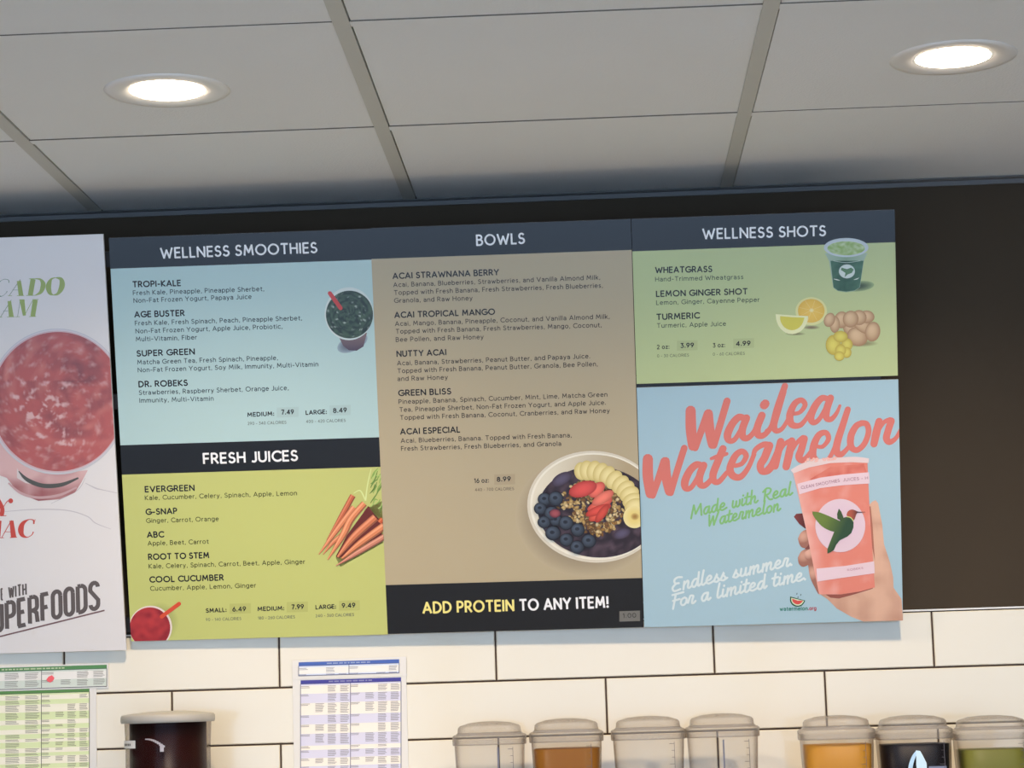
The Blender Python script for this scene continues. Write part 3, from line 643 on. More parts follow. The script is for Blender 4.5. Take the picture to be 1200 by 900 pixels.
for x, y, a, b in ((478, 700, 48, 38), (520, 752, 38, 42), (478, 790, 36, 40), (518, 805, 32, 36), (470, 828, 34, 32), (430, 755, 50, 66)):
    P.disc(*KS(x, y), ks(a), ks(b), C(216, 206, 96), C(180, 158, 58), 6+(x+y) % 3, n=18)
P.done('ginger_picture', e3, 'printed ginger and turmeric roots')

# --- watermelon poster
R4_ = rect_of(FM, (746.3, 453.4), (1053.5, 445.6), (1057.3, 727.5), (753.2, 734.8)); R4_ = (R2_[2]+.0012, R4_[1], R4_[2], R4_[3])
e4 = board('poster_board', FM, R4_, 'square light blue watermelon smoothie poster with coral script below the shots board', 'poster')
field(FM, e4, 'colour_field', R4_[0], R4_[1], R4_[2], R4_[3], C(166, 196, 208, .98))
P = Print(FM, R4_); COR = C(218, 120, 108, 1.0)
def A_(x, y): return (745+x/5.625, 440+y/5.625)
def B_(x, y): return (895+x/6.923, 440+y/6.923)
def SA(pts, w_, K=A_, sc=5.625):
    if isinstance(w_, (int, float)): w_ = [w_]*len(pts)
    P.rib([K(*p) for p in pts], [q/sc*1.3 for q in w_], COR, 3, True, True)
def SB(pts, w_): SA(pts, w_, B_, 6.923)
# Wailea
SA([(362, 232), (364, 350), (376, 466)], [52, 54, 48]); SA([(392, 478), (430, 370), (476, 250)], [34, 36, 42]); SA([(480, 250), (486, 350), (505, 455)], [44, 50, 46]); SA([(515, 462), (560, 310), (602, 168)], [34, 36, 36])
SA([(722, 285), (680, 275), (636, 320), (606, 385), (612, 425), (648, 425), (692, 360), (728, 285)], [30, 36, 38, 40, 34, 26, 26, 30]); SA([(730, 280), (704, 350), (706, 402), (738, 412), (780, 370), (806, 300)], [38, 38, 36, 30, 26, 24])
SA([(832, 262), (802, 340), (806, 390), (842, 394), (885, 350), (915, 275)], [38, 38, 36, 30, 26, 22]); SA([(846, 196), (854, 186)], 44)
SB([(20, 450), (60, 410), (110, 260), (172, 84)], [22, 28, 40, 40]); SB([(160, 130), (110, 290), (82, 400), (100, 448), (150, 430), (200, 350)], [40, 46, 44, 36, 28, 26])
SB([(225, 310), (290, 300), (335, 240), (305, 200), (250, 230), (212, 320), (225, 395), (290, 405), (345, 350), (390, 270)], [26, 26, 32, 34, 40, 46, 44, 34, 28, 26])
SB([(520, 190), (470, 185), (415, 250), (382, 335), (400, 380), (445, 360), (500, 270), (535, 185)], [34, 40, 46, 46, 38, 30, 30, 36]); SB([(542, 182), (512, 270), (508, 340), (545, 355), (588, 310), (618, 245)], [44, 46, 42, 34, 26, 18])
# Watermelon
SA([(80, 550), (80, 660), (96, 780)], [52, 54, 48]); SA([(112, 792), (150, 680), (190, 565)], [32, 36, 42]); SA([(196, 565), (200, 660), (222, 765)], [44, 50, 46]); SA([(230, 775), (275, 620), (320, 478)], [32, 34, 34])
SA([(440, 595), (400, 588), (355, 630), (324, 700), (330, 742), (365, 738), (410, 670), (446, 595)], [30, 36, 38, 40, 34, 26, 26, 30]); SA([(448, 592), (422, 660), (424, 715), (456, 724), (500, 680), (530, 610)], [38, 38, 36, 30, 26, 24])
SA([(575, 482), (540, 570), (510, 650), (516, 695), (550, 698), (600, 640)], [38, 38, 38, 34, 28, 24]); SA([(497, 548), (550, 530), (600, 516)], [16, 24, 18])
SA([(655, 595), (700, 580), (728, 530), (700, 500), (656, 530), (622, 610), (640, 660), (690, 668), (740, 610), (780, 520)], [22, 24, 28, 30, 34, 38, 38, 32, 26, 24])
SA([(775, 530), (790, 488), (840, 456), (880, 462)], [22, 26, 30, 40]); SA([(880, 462), (850, 540), (822, 590), (832, 630), (872, 632), (905, 600)], [42, 40, 38, 36, 28, 26])
SB([(10, 772), (60, 715), (110, 600)], [26, 28, 26])
SB([(138, 535), (112, 640), (92, 735)], [46, 48, 46]); SB([(120, 640), (165, 560), (220, 530)], [22, 26, 36]); SB([(228, 530), (205, 640), (182, 740)], [46, 50, 48]); SB([(215, 640), (265, 550), (318, 505)], [22, 26, 36]); SB([(330, 512), (305, 600), (286, 660), (312, 688), (350, 660), (400, 590)], [44, 46, 46, 40, 30, 26])
SB([(430, 575), (480, 575), (525, 515), (505, 465), (450, 480), (408, 560), (398, 650), (430, 690)], [24, 26, 32, 34, 40, 46, 46, 36]); SB([(515, 690), (560, 620), (610, 480)], [26, 28, 26])
SB([(682, 275), (645, 390), (600, 530), (590, 610), (622, 642), (680, 590), (720, 510)], [38, 42, 46, 46, 38, 28, 24])
SB([(800, 385), (750, 410), (708, 490), (708, 575), (755, 605), (815, 555), (850, 460), (835, 395), (790, 385)], [36, 40, 44, 42, 36, 36, 36, 36, 36])
SB([(936, 372), (912, 470), (894, 555)], [46, 50, 46]); SB([(925, 460), (975, 380), (1025, 362)], [22, 26, 38]); SB([(1035, 368), (1008, 450), (995, 510), (1020, 540), (1070, 510), (1110, 440)], [44, 44, 44, 38, 28, 24])
P.done('script_lettering', e4, 'large coral brush script')
P = Print(FM, R4_); GR = C(132, 188, 116, .98)
P.text('Made with Real', (808.5, 606.5), (929, 579.5), 14, .155, GR, 3, SC, .24)
P.text('Watermelon', (829, 617.5), (915, 598), 14, .155, GR, 3, SC, .24)
P.done('script_lettering', e4, 'small green brush script')
P = Print(FM, R4_); WH2 = C(214, 226, 226, .95)
P.text('Endless summer.', (786, 694), (930, 662), 15.5, .16, WH2, 3, SC, .24)
P.text('For a limited time.', (786, 712.5), (946, 679), 15.5, .16, WH2, 3, SC, .24)
P.done('script_lettering', e4, 'white brush script')
# hand and cup
def KH(x, y): return (900+x/4.091, 520+y/4.091)
P = Print(FM, R4_)
def skin(x, y): return mixc(C(222, 178, 152, .98), C(170, 118, 98, .98), (nz(x, y, .05)+.2)*.7+max(0, (1000-x)/120)+max(0, (y-700)/70)*.35)
P.grad([KH(*p) for p in [(480, 300), (498, 278), (515, 270), (528, 285), (548, 390), (556, 480), (585, 570), (600, 640), (602, 690), (640, 745), (650, 870), (470, 857), (400, 830), (330, 790), (285, 745), (240, 715), (260, 690), (500, 660)]], skin, 2, 16)
P.poly([KH(*p) for p in [(240, 700), (512, 680), (500, 695), (420, 720), (340, 742), (300, 738)]], C(150, 84, 72, .98), 3)
P.poly([KH(*p) for p in [(480, 300), (500, 500), (512, 560), (502, 400), (492, 300)]], C(176, 108, 88, .98), 3)
P.grad([KH(*p) for p in [(124, 350), (135, 336), (165, 333), (180, 345), (192, 410), (175, 405), (150, 385)]], lambda x, y: mixc(C(132, 60, 56), C(64, 18, 20), (x-930)/16), 3, 6)
def finger(pts, lay, a=(214, 164, 142), b=(160, 108, 92)):
    cx = sum(p[0] for p in pts)/len(pts); cy = sum(p[1] for p in pts)/len(pts); q = KH(cx, cy)
    P.grad([KH(*p) for p in spline(pts+[pts[0]], 3)[:-1]], lambda x, y: mixc(C(*a, .98), C(*b, .98), ((x-q[0]+2)**2+(y-q[1]+3)**2)/70), lay, 8)
P.poly([KH(*p) for p in [(165, 420), (230, 420), (250, 720), (200, 600), (180, 520)]], C(120, 66, 60), 3)
finger([(143, 455), (158, 425), (185, 412), (205, 430), (200, 470), (180, 500), (155, 490)], 4)
finger([(143, 545), (160, 515), (190, 505), (215, 530), (205, 570), (170, 590), (148, 575)], 4, (206, 156, 134))
finger([(175, 520), (205, 502), (226, 520), (222, 550), (195, 560), (176, 545)], 5, (224, 174, 154))
finger([(192, 580), (210, 558), (234, 572), (240, 640), (245, 720), (225, 690), (202, 640)], 5)
P.done('hand_picture', e4, 'printed hand holding the cup')
P = Print(FM, R4_)
PK, PL, PD = C(226, 134, 116, .98), C(240, 190, 180, .98), C(212, 108, 92, .98)
cup = [(118, 130), (300, 92), (476, 78), (486, 300), (512, 688), (440, 708), (350, 722), (245, 722), (180, 400)]
P.grad([KH(*p) for p in cup], lambda x, y: mixc(PK, PL, max(0, (950-x+(y-550)*.16)/22)*.7+max(0, nz(x, y, .07, 4))*.6-max(0, (x-960)/60)*.1), 6, 26)
P.grad([KH(*p) for p in [(300, 110), (460, 95), (476, 150), (240, 185), (200, 170)]], lambda x, y: mixc(PK, PD, .5+nz(x, y, .12, 5)*1.2), 7, 12)
P.poly([KH(*p) for p in spline([(108, 125), (150, 100), (200, 82), (250, 72), (330, 66), (420, 62), (484, 70)], 4)+[(482, 92), (400, 88), (300, 92), (200, 112), (120, 142)]], C(230, 208, 206, .98), 8)
for i in range(22):
    x = random.uniform(180, 330); P.disc(*KH(x, 80-(x-180)*.08+random.uniform(-8, 8)), random.uniform(1, 2.4), random.uniform(.8, 1.6), C(240, 200, 190), C(230, 170, 156), 9, n=8, rings=1)
PW = C(232, 206, 214, .98)
P.poly([KH(*p) for p in [(140, 192), (250, 162), (360, 147), (484, 136), (487, 190), (360, 198), (250, 212), (150, 242)]], PW, 9)
P.poly([KH(*p) for p in [(232, 598), (370, 585), (508, 563), (511, 620), (370, 640), (236, 660)]], PW, 9)
P.text('CLEAN SMOOTHIES', (939, 573), (984, 564.5), 3.6, .14, C(168, 120, 134), 11); P.text('JUICES - H', (988, 564), (1017, 561.5), 3.6, .14, C(168, 120, 134), 11)
P.text('ROBEKS', (993, 669), (1011.5, 666.5), 2.4, .14, C(186, 132, 146), 11)
P.disc(984.6, 615.7, 29.3, 31.2, C(220, 194, 208, .95), C(224, 200, 210, .95), 10, n=48)
def BI(x, y): return (920+x/10, 570+y/10)
def bgr(x, y): return mixc(C(108, 130, 56, .98), C(44, 74, 48, .98), (x-965)/28+(y-610)/60)
P.grad([BI(*p) for p in spline([(318, 292), (400, 302), (500, 340), (600, 385), (650, 410), (680, 440), (600, 525), (520, 515), (430, 465), (360, 385), (325, 330)], 3)], bgr, 12, 14)
P.grad([BI(*p) for p in [(690, 362), (740, 350), (785, 385), (802, 420), (800, 480), (775, 545), (730, 585), (640, 630), (600, 680), (570, 745), (530, 770), (495, 785), (495, 730), (530, 640), (570, 540), (600, 470), (640, 400)]], bgr, 13, 14)
P.poly([BI(*p) for p in [(612, 375), (608, 320), (628, 258), (655, 290), (680, 350), (692, 395), (650, 400)]], C(60, 84, 46, .98), 14)
P.grad([BI(*p) for p in spline([(718, 335), (735, 290), (780, 268), (825, 280), (850, 300), (830, 330), (805, 395), (770, 360), (735, 350)], 3)], lambda x, y: mixc(C(176, 88, 66, .98), C(104, 56, 48, .98), (x-997)/7), 15, 8)
P.rib([BI(720, 352), BI(765, 362), BI(800, 402)], 1.1, C(196, 206, 130), 16)
P.rib([BI(838, 297), BI(870, 300), BI(938, 298)], [1.6, 1.1, .4], C(60, 44, 50), 16)
P.done('cup_picture', e4, 'printed pink smoothie cup with a green hummingbird emblem')
P = Print(FM, R4_)
def KL(x, y): return (770+x/6.316, 640+y/6.316)
P.poly([KL(*p) for p in spline([(985, 372), (985, 410), (1005, 438), (1038, 449), (1070, 440), (1090, 418), (1096, 402)], 4)], C(44, 92, 66), 3)
P.poly([KL(*p) for p in spline([(993, 382), (995, 408), (1012, 430), (1040, 440), (1066, 432), (1082, 415), (1087, 404)], 4)], C(210, 224, 190), 4)
P.poly([KL(*p) for p in spline([(1000, 388), (1002, 408), (1018, 424), (1040, 431), (1060, 425), (1074, 412), (1078, 404), (1040, 402)], 4)], C(206, 78, 70), 5)
for x, y in ((1036, 352), (1064, 360), (1044, 378)): P.rib([KL(x, y-6), KL(x-2, y+6)], .9, C(70, 80, 74), 5, False)
P.text('watermelon', (913.8, 715.8), (946.5, 715), 4.6, .2, C(60, 128, 112), 3); P.text('.org', (947, 715), (956.5, 714.8), 4.6, .2, C(176, 72, 74), 3)
P.done('emblem', e4, 'tiny watermelon slice emblem with web address')

# --- left poster
uvT, uvB = FL.uv(120.5, 274.3), FL.uv(148.3, 761.8)
R0_ = (uvT[0]-.62, uvB[1], (uvT[0]+uvB[0])/2, uvT[1])
e0 = board('poster_board', FL, R0_, 'white poster at the left edge with a big pink smoothie cup', 'poster', .008)
field(FL, e0, 'colour_field', *R0_, C(214, 210, 208, .84))
P = Print(FL, R0_); OG = C(148, 164, 92, .84)
def K5(x, y): return (x/11.24, 310+y/11.24)
def T(pts, w_, col, K, sc, lay=3, sm=True): P.rib([K(*p) for p in pts], [q/sc for q in w_], col, lay, sm)
OUT = C(140, 150, 130, .84)
T([(118, 240), (112, 205), (60, 194), (0, 225), (-60, 310), (-20, 405), (30, 415), (80, 375), (95, 350)], [14, 10, 7, 10, 60, 30, 7, 7, 12], OUT, K5, 11.24)
T([(120, 412), (268, 196)], [8, 8], OUT, K5, 11.24); T([(250, 215), (278, 408)], [52, 62], OG, K5, 11.24, 3, False); T([(165, 335), (240, 335)], [6, 6], OUT, K5, 11.24); T([(105, 411), (160, 410)], [6, 6], OG, K5, 11.24); T([(225, 410), (320, 409)], [7, 7], OG, K5, 11.24)
T([(437, 190), (400, 406)], [66, 64], OG, K5, 11.24, 3, False); T([(385, 188), (500, 184)], [8, 8], OG, K5, 11.24); T([(345, 408), (480, 405)], [8, 8], OG, K5, 11.24)
T([(465, 188), (530, 196), (568, 250), (562, 310), (530, 370), (465, 404)], [7, 26, 62, 62, 40, 7], OG, K5, 11.24)
T([(735, 172), (680, 190), (648, 250), (640, 310), (660, 375), (700, 402)], [8, 24, 62, 70, 50, 10], OG, K5, 11.24); T([(700, 402), (760, 385), (805, 320), (820, 250), (800, 190), (735, 172)], [10, 34, 66, 70, 46, 8], OG, K5, 11.24)
T([(8, 692), (150, 466)], [8, 8], OUT, K5, 11.24); T([(124, 480), (150, 688)], [46, 62], OG, K5, 11.24, 3, False); T([(95, 690), (195, 688)], [7, 7], OG, K5, 11.24); T([(40, 612), (110, 610)], [6, 6], OUT, K5, 11.24); T([(-10, 693), (30, 692)], [6, 6], OG, K5, 11.24)
T([(232, 688), (268, 466)], [7, 7], OUT, K5, 11.24); T([(205, 689), (262, 687)], [6, 6], OG, K5, 11.24); T([(290, 464), (322, 672)], [66, 40], OG, K5, 11.24, 3, False); T([(322, 672), (430, 472)], [7, 7], OG, K5, 11.24)
T([(466, 464), (432, 684)], [64, 62], OG, K5, 11.24, 3, False); T([(255, 464), (320, 463)], [7, 7], OG, K5, 11.24); T([(425, 462), (508, 459)], [8, 8], OG, K5, 11.24); T([(385, 686), (475, 683)], [8, 8], OG, K5, 11.24)
P.done('serif_lettering', e0, 'green italic serif capitals')
P = Print(FL, R0_); RD = C(188, 72, 62, .84)
def K6(x, y): return (x/4.738, 570+y/4.738)
T([(-20, 60), (12, 120), (8, 162)], [26, 24, 26], RD, K6, 4.738); T([(14, 125), (28, 100), (42, 82), (58, 78)], [4, 4, 5, 6], RD, K6, 4.738); P.disc(*K6(60, 80), 2.8, 2.9, RD, RD, 3, n=14, rings=1); T([(-8, 164), (36, 162)], [4, 4], RD, K6, 4.738)
T([(2, 190), (-6, 286)], [14, 16], RD, K6, 4.738, 3, False)
T([(10, 284), (64, 188)], [4, 4], RD, K6, 4.738); T([(64, 190), (76, 282)], [22, 30], RD, K6, 4.738, 3, False); T([(24, 252), (66, 252)], [3, 3], RD, K6, 4.738); T([(56, 284), (95, 282)], [4, 4], RD, K6, 4.738); T([(-2, 286), (22, 285)], [3, 3], RD, K6, 4.738)
T([(188, 208), (186, 188), (160, 184), (128, 205), (116, 240), (124, 270), (150, 282), (176, 270), (186, 252)], [9, 7, 5, 22, 32, 22, 6, 4, 7], RD, K6, 4.738); T([(196, 182), (188, 206)], [3, 5], RD, K6, 4.738)
P.done('serif_lettering', e0, 'red italic serif capitals')
P = Print(FL, R0_); GY = C(92, 84, 82, .84)
P.text('WITH', (10.3, 701), (33.6, 696), 12.4, .16, GY, 3, CO, .22); P.text('E', (1.3, 703), (5.0, 702.2), 12.4, .16, GY, 3, CO, .22)
P.text('UPERFOODS', (-7.5, 740.5), (122.5, 710.8), 29.5, .165, GY, 3, CO, .235)
P.rib([(-6, 747.4), (122.6, 715.2)], 1.7, C(120, 92, 92), 3, False)
P.done('slogan_lettering', e0, 'dark grey condensed capitals with an underline')
P = Print(FL, R0_)
for q in ([(100, 566), (112, 572), (120, 574), (148, 580)], [(0, 600), (40, 597), (78, 598), (102, 605), (112, 613), (130, 620)], [(60, 590), (90, 575), (100, 560)]): P.rib(q, [.6, 1.6, 1.0, .4][:len(q)] if len(q) == 4 else [.5]+[1.1]*(len(q)-2)+[.4], C(196, 190, 192), 2)
P.grad([(-20, 500), (0, 512), (30, 535), (84, 553), (103, 551), (95, 566), (88, 577), (70, 585), (45, 587), (22, 578), (8, 560), (-20, 550)], lambda x, y: mixc(C(214, 176, 174), C(158, 96, 98), (y-555)/30+nz(x, y, .05)), 3, 16)
P.rib([(22, 552), (32, 562), (50, 569), (72, 568), (92, 560)], [1, 4.5, 5, 4.5, 2], C(84, 84, 80), 5)
P.poly([(20, 548), (26, 560), (40, 568), (30, 566), (20, 560)], C(214, 204, 202), 4)
P.rib([(10, 566), (25, 578), (45, 583), (70, 580), (90, 571)], [2, 3, 3, 3, 2], C(196, 160, 160), 4)
P.disc(67.5, 470.5, 81.5, 85.6, C(205, 200, 204, .9), C(198, 196, 200, .9), 6, n=64)
P.disc(67.5, 470, 80, 84, C(214, 206, 210, .9), C(210, 204, 208, .9), 6.9, n=64)
p1, p2, p3 = C(186, 98, 96, 1.0), C(136, 78, 84, 1.0), C(218, 176, 174, .98)
def pf(x, y):
    a = math.atan2(y-446, x-92); d = math.hypot(x-92, y-446); ex = math.exp
    n = nz(d*.045+a*.8, a*1.1, 1.1)*.9+nz(x, y, .035, 2)*.7+nz(x, y, .12, 5)*.35+nz(x, y, .35, 6)*.15
    g2 = ex(-((x-104)**2/800+(y-436)**2/700)); g1 = ex(-((x-46)**2/800+(y-478)**2/900))+.7*ex(-((x-80)**2/300+(y-515)**2/200))+.25
    k = mixc(p1, p2, .16+n*.85+g2*.65); k = mixc(k, C(204, 124, 118, 1.0), nz(d*.10, a*2.2, 1.0, 8)*1.3*(1-g2))
    h = (nz(x, y*1.3, .10, 7)+.5*nz(x, y, .3, 8)-.12)*g1
    return mixc(k, p3, h*3.2)
P.disc(67.5, 470.6, 79.2, 83.2, C(196, 160, 164), C(206, 180, 184), 7.6, n=64)
P.disc(68, 470.5, 77.5, 81.5, None, None, 9.5, n=150, rings=64, fn=pf)
P.done('smoothie_picture', e0, 'printed pink smoothie in a clear cup on marble')

# --- black mounting frame behind the boards
u_l, u_r = R1_[0]+.002, R3_[2]-.03
def bar(u0, u1, v0, v1, n0=-.030, n1=-.0065): return box(u0, u1, v0, v1, n0, n1)
mf = tag(empty('mounting_frame', mw=FM.mw), 'black metal frame holding the menu boards out from the wall', 'frame')
vm = (R3_[1]+R4_[3])/2
for v0 in (R1_[1]+.03, vm, R1_[3]-.04): obj('rail', *bar(R0_[0]+.1, u_r, v0-.014, v0+.014, -.030, -.0085), M_frame, mf)
def strut(u):
    P0 = FM.O+FM.U*u+FM.N*(-.030); top = P0+FM.V*(R1_[3]-.04); x = top.x
    o = obj('strut', *box(x-.01, x+.01, top.y-.004, .0022, top.z-.012, top.z+.012), M_frame, None); return o, x
for u in (R0_[2]-.1, R1_[2]-.02, R2_[2]-.02, R3_[2]-.1):
    o, x = strut(u); o.parent = mf; o.matrix_parent_inverse = FM.mw.inverted()
    obj('upright', *bar(u-.012, u+.012, R1_[1]+.01, R1_[3]-.01, -.0300, -.0088), M_frame, mf)

# ------------------------------------------------------------------ recipe charts on the tiles
def chart(yw, paper, tab, bar_h, hue, label, seed, rows, divx, extra=None, title=True):
    F = Frame(Vector((0, yw, EYE)), Vector((1, 0, 0)), Vector((0, 0, 1))); rd = random.Random(seed)
    s = -.0305; x0, y0, x1, y1 = paper
    R = rect_of(F, (x0, y0), (x1, y0+s*(x1-x0)), (x1, y1+s*(x1-x0)), (x0, y1))
    e = tag(empty('recipe_chart', mw=F.mw), label, 'paper chart')
    obj('sheet', *box(R[0], R[2], R[1], R[3], -.0008, 0), mat('paper', (.80, .78, .74), .88), e)
    P = Print(F, R, PAPERINK); tx0, ty0, tx1, ty1 = tab
    def q(a, b, c_, d, col, lay): P.poly([(a, b+s*(a-x0)), (c_, b+s*(c_-x0)), (c_, d+s*(c_-x0)), (a, d+s*(a-x0))], col, lay)
    q(tx0, ty0, tx1, ty0+bar_h, hue[0], 2)
    q(tx0, ty0+bar_h, tx1, ty0+bar_h+2.2, hue[1], 2)
    if title:
        xx = tx0+(tx1-tx0)*.28
        while xx < tx0+(tx1-tx0)*.70: l = rd.uniform(2, 7); q(xx, ty0+bar_h*.35, xx+l, ty0+bar_h*.7, hue[3], 3); xx += l+1.2
    y = ty0+bar_h+2.2; i = 0; half = [(tx0, divx), (divx, tx1)]
    while y < min(ty1, 905):
        h = rd.choice(rows); h = min(h, ty1-y)
        q(tx0, y, tx1, y+h, hue[1] if i % 2 else hue[2], 2)
        for (a, b) in half:
            cw = (b-a)/4
            for k in range(4):
                if k and rd.random() < .28 and h < 9: continue
                if k == 1 and rd.random() < .5: continue
                n = max(1, int((h-.8)/1.55)) if k else min(2, max(1, int(h/2)))
                if k == 1: n = max(1, n-1)
                for m_ in range(n):
                    l = cw*rd.uniform(.55, .72); xa = a+cw*k+(.5 if not k else cw*.18)
                    q(xa, y+.6+m_*1.55, xa+l, y+1.15+m_*1.55, hue[4], 4)
        y += h; i += 1
    yb = min(ty1, y)
    for xx in (tx0, divx, tx1): q(xx-.35, ty0+bar_h, xx+.35, yb, hue[5], 5)
    q(tx0, ty0+bar_h, tx1, ty0+bar_h+.4, hue[5], 5); q(tx0, yb-.35, tx1, yb+.35, hue[5], 5)
    P.done('printed_table', e)
    if extra: extra(F, e)
GH = [C(86, 130, 76, .8), C(206, 216, 168, .82), C(232, 228, 208, .86), C(190, 205, 170), C(126, 122, 106, .8), C(70, 76, 70)]
GH2 = [C(82, 130, 84, .8), C(198, 206, 196, .82), C(224, 222, 216, .86), C(190, 205, 170), C(130, 126, 120, .8), C(80, 86, 84)]
BH = [C(66, 66, 140, .8), C(204, 202, 218, .82), C(232, 226, 214, .86), C(140, 140, 180), C(134, 128, 130, .8), C(90, 90, 120)]
BH2 = [C(70, 96, 164, .8), C(200, 208, 226, .82), C(228, 226, 220, .86), C(150, 165, 200), C(130, 130, 140, .8), C(90, 90, 120)]
def red_mark(F, e):
    P = Print(F, None, PAPERINK); P.poly([(54.5, 796.5), (57, 793), (59, 792.2), (61, 791.2), (64, 794.5), (62.5, 797.5), (59, 800), (56, 798.5)], C(238, 104, 112), 8); P.done('red_mark', e, 'small red blot')
chart(-.0012, (-46, 810.2, 113.4, 960), (-44, 811.6, 104.8, 960), 3.4, GH, 'tall white sheet with green banded table at the left edge, lower of two', 3, (4, 5.5, 7, 9), 48.6, title=False)
chart(-.0022, (-48, 782.6, 127.3, 811.6), (-46, 784.2, 125.2, 809.5), 4.3, GH2, 'narrow paper strip with green table and red mark, upper left', 4, (9, 7.2), 48.8, red_mark)
chart(-.0012, (344.2, 796, 478, 960), (352.3, 797.6, 470, 960), 4.3, BH, 'tall white sheet with lavender banded table between jar and containers', 5, (12, 9.5, 11, 14, 5), 410.8)
chart(-.0022, (342.6, 773.6, 476.3, 796.6), (350, 776.4, 467.8, 792.2), 4.2, BH2, 'narrow paper strip with blue table above the lavender sheet', 6, (7.5, 5.0), 409)

# ------------------------------------------------------------------ shelf, jar and containers
SH = EYE-.300
tag(obj('wall_shelf', *join([box(-1.7, 1.7, -.36, -.001, SH-.03, SH)]+[box(x-.015, x+.015, -.30, -.001, SH-.16, SH-.03) for x in (-1.4, -.5, .5, 1.4)]), M_counter), 'pale shelf under the jar and the row of containers', 'shelf')
tag(obj('back_counter', *join([box(-3.2, 3.2, -.62, -.001, .87, .91), box(-3.2, 3.2, -.58, -.001, .10, .87), box(-3.2, 3.2, -.52, -.001, 0, .10)]), M_counter), 'pale back counter below the shelf', 'counter')
# jar
jy = -.135; jc = on_wall(196.8, 846, jy); jz = jc.z
j = tag(empty('jar', (jc.x, jy, SH)), 'round jar of dark maroon juice with a grey lid in front of tiles', 'jar')
H = jz-SH; rj = .0778
obj('body', *lathe([(rj-.006, 0), (rj-.001, .006), (rj-.001, H-.045), (rj, H-.02), (rj+.001, H)], 64, False), mat('jar_clear_side', (.30, .24, .22), .12, .5), j, None, True).hide_render = False
bpy.data.objects['body'].data.materials.clear(); bpy.data.objects['body'].data.materials.append(clear('jar_plastic', (.86, .84, .83), .004))
obj('juice', *lathe([(rj-.010, .004), (rj-.008, .01), (rj-.008, H-.0012), (.001, H-.0012)], 64), mat('maroon_juice', (.020, .0012, .0018), .35, .15, var=.35, vscale=40), j, None, True)
obj('lid', *lathe([(rj+.002, H-.001), (rj+.0065, H-.001), (rj+.0078, H+.003), (rj+.0075, H+.011), (rj+.005, H+.014), (rj-.012, H+.0165), (.030, H+.0195), (.0005, H+.020)], 64), M_lid, j, None, True)
def patch(r, a0, a1, z0, z1, n=10):
    v, f = [], []
    for i in range(n+1):
        a = math.radians(a0+(a1-a0)*i/n); v += [(r*cs(a), r*sn(a), z0), (r*cs(a), r*sn(a), z1)]
    for i in range(n): f.append((2*i, 2*i+2, 2*i+3, 2*i+1))
    return v, f
lb = obj('label_sticker', *patch(rj+.0012, 186, 233, H-.045, H-.031), mat('sticker_white', (.78, .76, .72), .5), j)
lb['label'] = 'white name sticker'
obj('sticker_print', *join([patch(rj+.0015, a, a+2.6, H-.0405, H-.0365, 2) for a in (198, 203, 207, 211.5, 216, 220)]), mat('sticker_ink', (.1, .1, .1), .6), lb)
gm = []
for i in range(9):
    t = i/8; a = 252+22*t; z = H-.029-.013*t*t; gm.append(patch(rj+.0013, a-2.4, a+2.4, z-.0012-.0012*t, z+.001, 2))
obj('pale_arc_mark', *join(gm+[patch(rj+.0013, 270, 275, H-.052, H-.040, 2)]), mat('pale_mark', (.42, .38, .40), .35), j)  # pale curved mark on the jar side
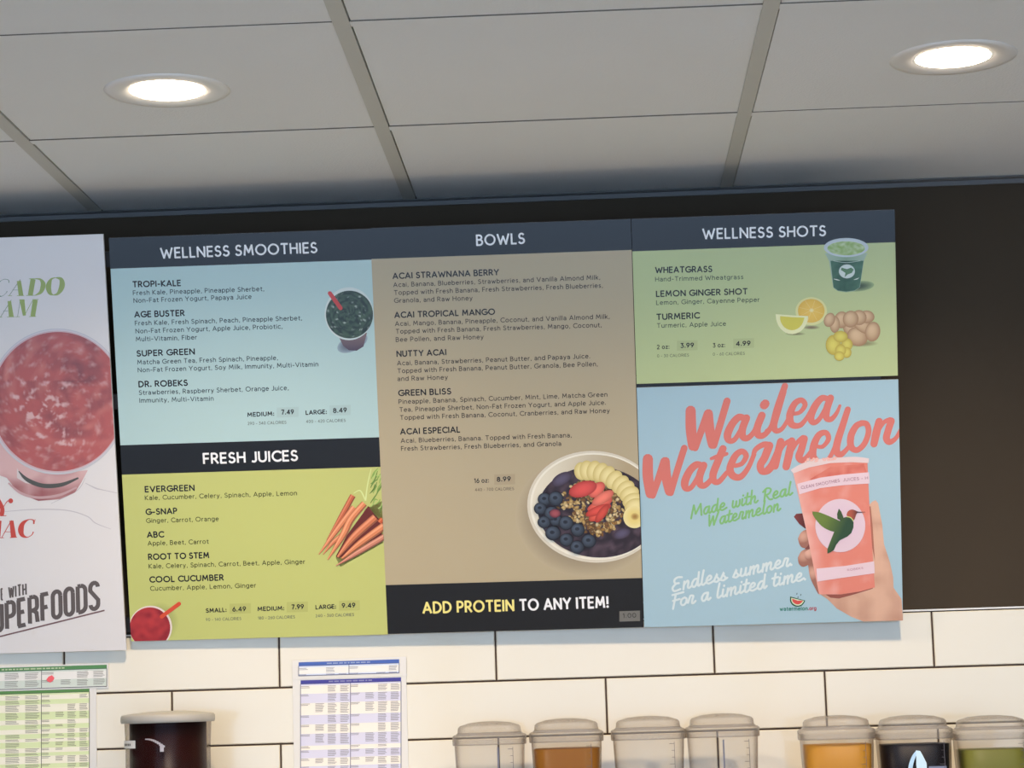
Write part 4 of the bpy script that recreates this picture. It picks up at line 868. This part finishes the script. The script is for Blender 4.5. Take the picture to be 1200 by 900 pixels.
# containers
def container(cx, rim_y, w_px, yc, label, liquid=None, level=None, stripe=False, scale=True):
    p = on_wall(cx, rim_y, yc); dist = (Vector((p.x, yc, p.z))-CAM).dot(fw); W = w_px/FPX*dist/2; Hh = p.z-SH
    e = tag(empty('juice_container', (p.x, yc, SH)), label, 'container')
    b = W*.945
    def hw(z): return b*(.86+.14*z/Hh)
    obj('body', *loft([(hw(0)-.006, .001), (hw(.006), .006), (hw(Hh*.5), Hh*.5), (hw(Hh), Hh-.001), (hw(Hh)+.0006, Hh+.010)], 56, 4.2, False), M_clear, e, None, True)
    lid = obj('lid', *loft([(W-.0005, Hh), (W, Hh+.002), (W, Hh+.016), (W-.003, Hh+.0185), (W*.885, Hh+.0195), (W*.86, Hh+.0235), (W*.845, Hh+.031), (W*.80, Hh+.0345), (W*.55, Hh+.0395), (W*.25, Hh+.0415), (.0005, Hh+.042)], 56, 3.6), M_lidclear, e, None, True)
    obj('lid_rim', *loft([(W*.90, Hh+.0172), (W*.90, Hh+.0205), (W*.865, Hh+.0212), (W*.865, Hh+.0172)], 56, 3.6, False), clear('lid_rim_'+label[:6], (.62, .56, .52), .30), lid, None, True)
    if liquid:
        z = on_wall(cx, level, yc-W).z-SH
        obj('liquid', *loft([(hw(0)-.010, .006), (hw(z*.5)-.004, z*.5), (hw(z)-.0035, z-.001), (hw(z)-.006, z), (.0005, z)], 56, 4.2), liquid, e, None, True)
    if scale:
        y = -hw(Hh)*1.0-.0008; xs = W*.66; parts = [box(xs-.0004, xs+.0004, y-.0003, y, Hh-.15, Hh-.004)]
        for i in range(12): parts.append(box(xs-(.009 if i % 3 == 0 else .005), xs, y-.0003, y, Hh-.008-i*.012, Hh-.0072-i*.012))
        obj('measuring_scale', *join(parts), mat('scale_ink_'+label[:5], (.10, .09, .10), .5), e)
    if stripe:
        y = hw(Hh)*.98; obj('dark_stripe', *box(W*stripe-.0015, W*stripe+.0015, -y-.0012, -y-.0006, Hh-.16, Hh-.004), mat('stripe_ink_'+label[:5], (.16, .16, .20), .5), e)
    return e, W
def liq(n, c_): return mat(n, c_, .4, .15, var=.05, vscale=20)
container(574, 872.5, 86, -.115, 'empty clear container, leftmost of the row, beside the amber one', stripe=.26)
container(664, 869, 87, -.115, 'container of amber brown juice', liq('amber_juice', (.30, .125, .016)), 877.5)
container(759.7, 866.3, 87.5, -.115, 'empty clear container just right of the amber one')
container(846.3, 863.3, 86.5, -.115, 'empty clear container with a dark stripe, before the gap', stripe=-.02)
container(980, 866, 88, -.19, 'container of bright orange juice', liq('orange_juice', (.60, .29, .035)), 873)
c6, W6 = container(1070, 865.7, 89, -.19, 'container of black contents with a pale blue emblem', liq('black_juice', (.006, .005, .009)), 872.5)
container(1161.5, 866, 89.5, -.19, 'container of olive green juice at the right edge', liq('green_juice', (.20, .21, .04)), 878.5)
yp = -.19-W6*.955
F6 = Frame(Vector((0, yp, EYE)), Vector((1, 0, 0)), Vector((0, 0, 1))); P = Print(F6, None, PAPERINK); PB = C(170, 200, 222, .8)
def K8(x, y): return (1000+x/6, 830+y/6)
P.rib([K8(*p) for p in [(450, 303), (425, 340), (405, 400), (395, 480)]], [3.0, 4.2, 5.0, 5.0], PB, 1)
P.poly([K8(*p) for p in [(440, 296), (470, 300), (490, 335), (515, 385), (520, 480), (455, 480), (442, 400), (442, 340)]], C(190, 214, 236, .8), 2)
P.poly([K8(*p) for p in [(530, 408), (655, 405), (655, 480), (530, 480)]], C(110, 118, 140, .8), 2)
o = P.done('front_label', None, 'pale blue emblem on the front'); o.matrix_world = F6.mw; o.parent = c6; o.matrix_parent_inverse = Matrix.Translation(c6.location).inverted()
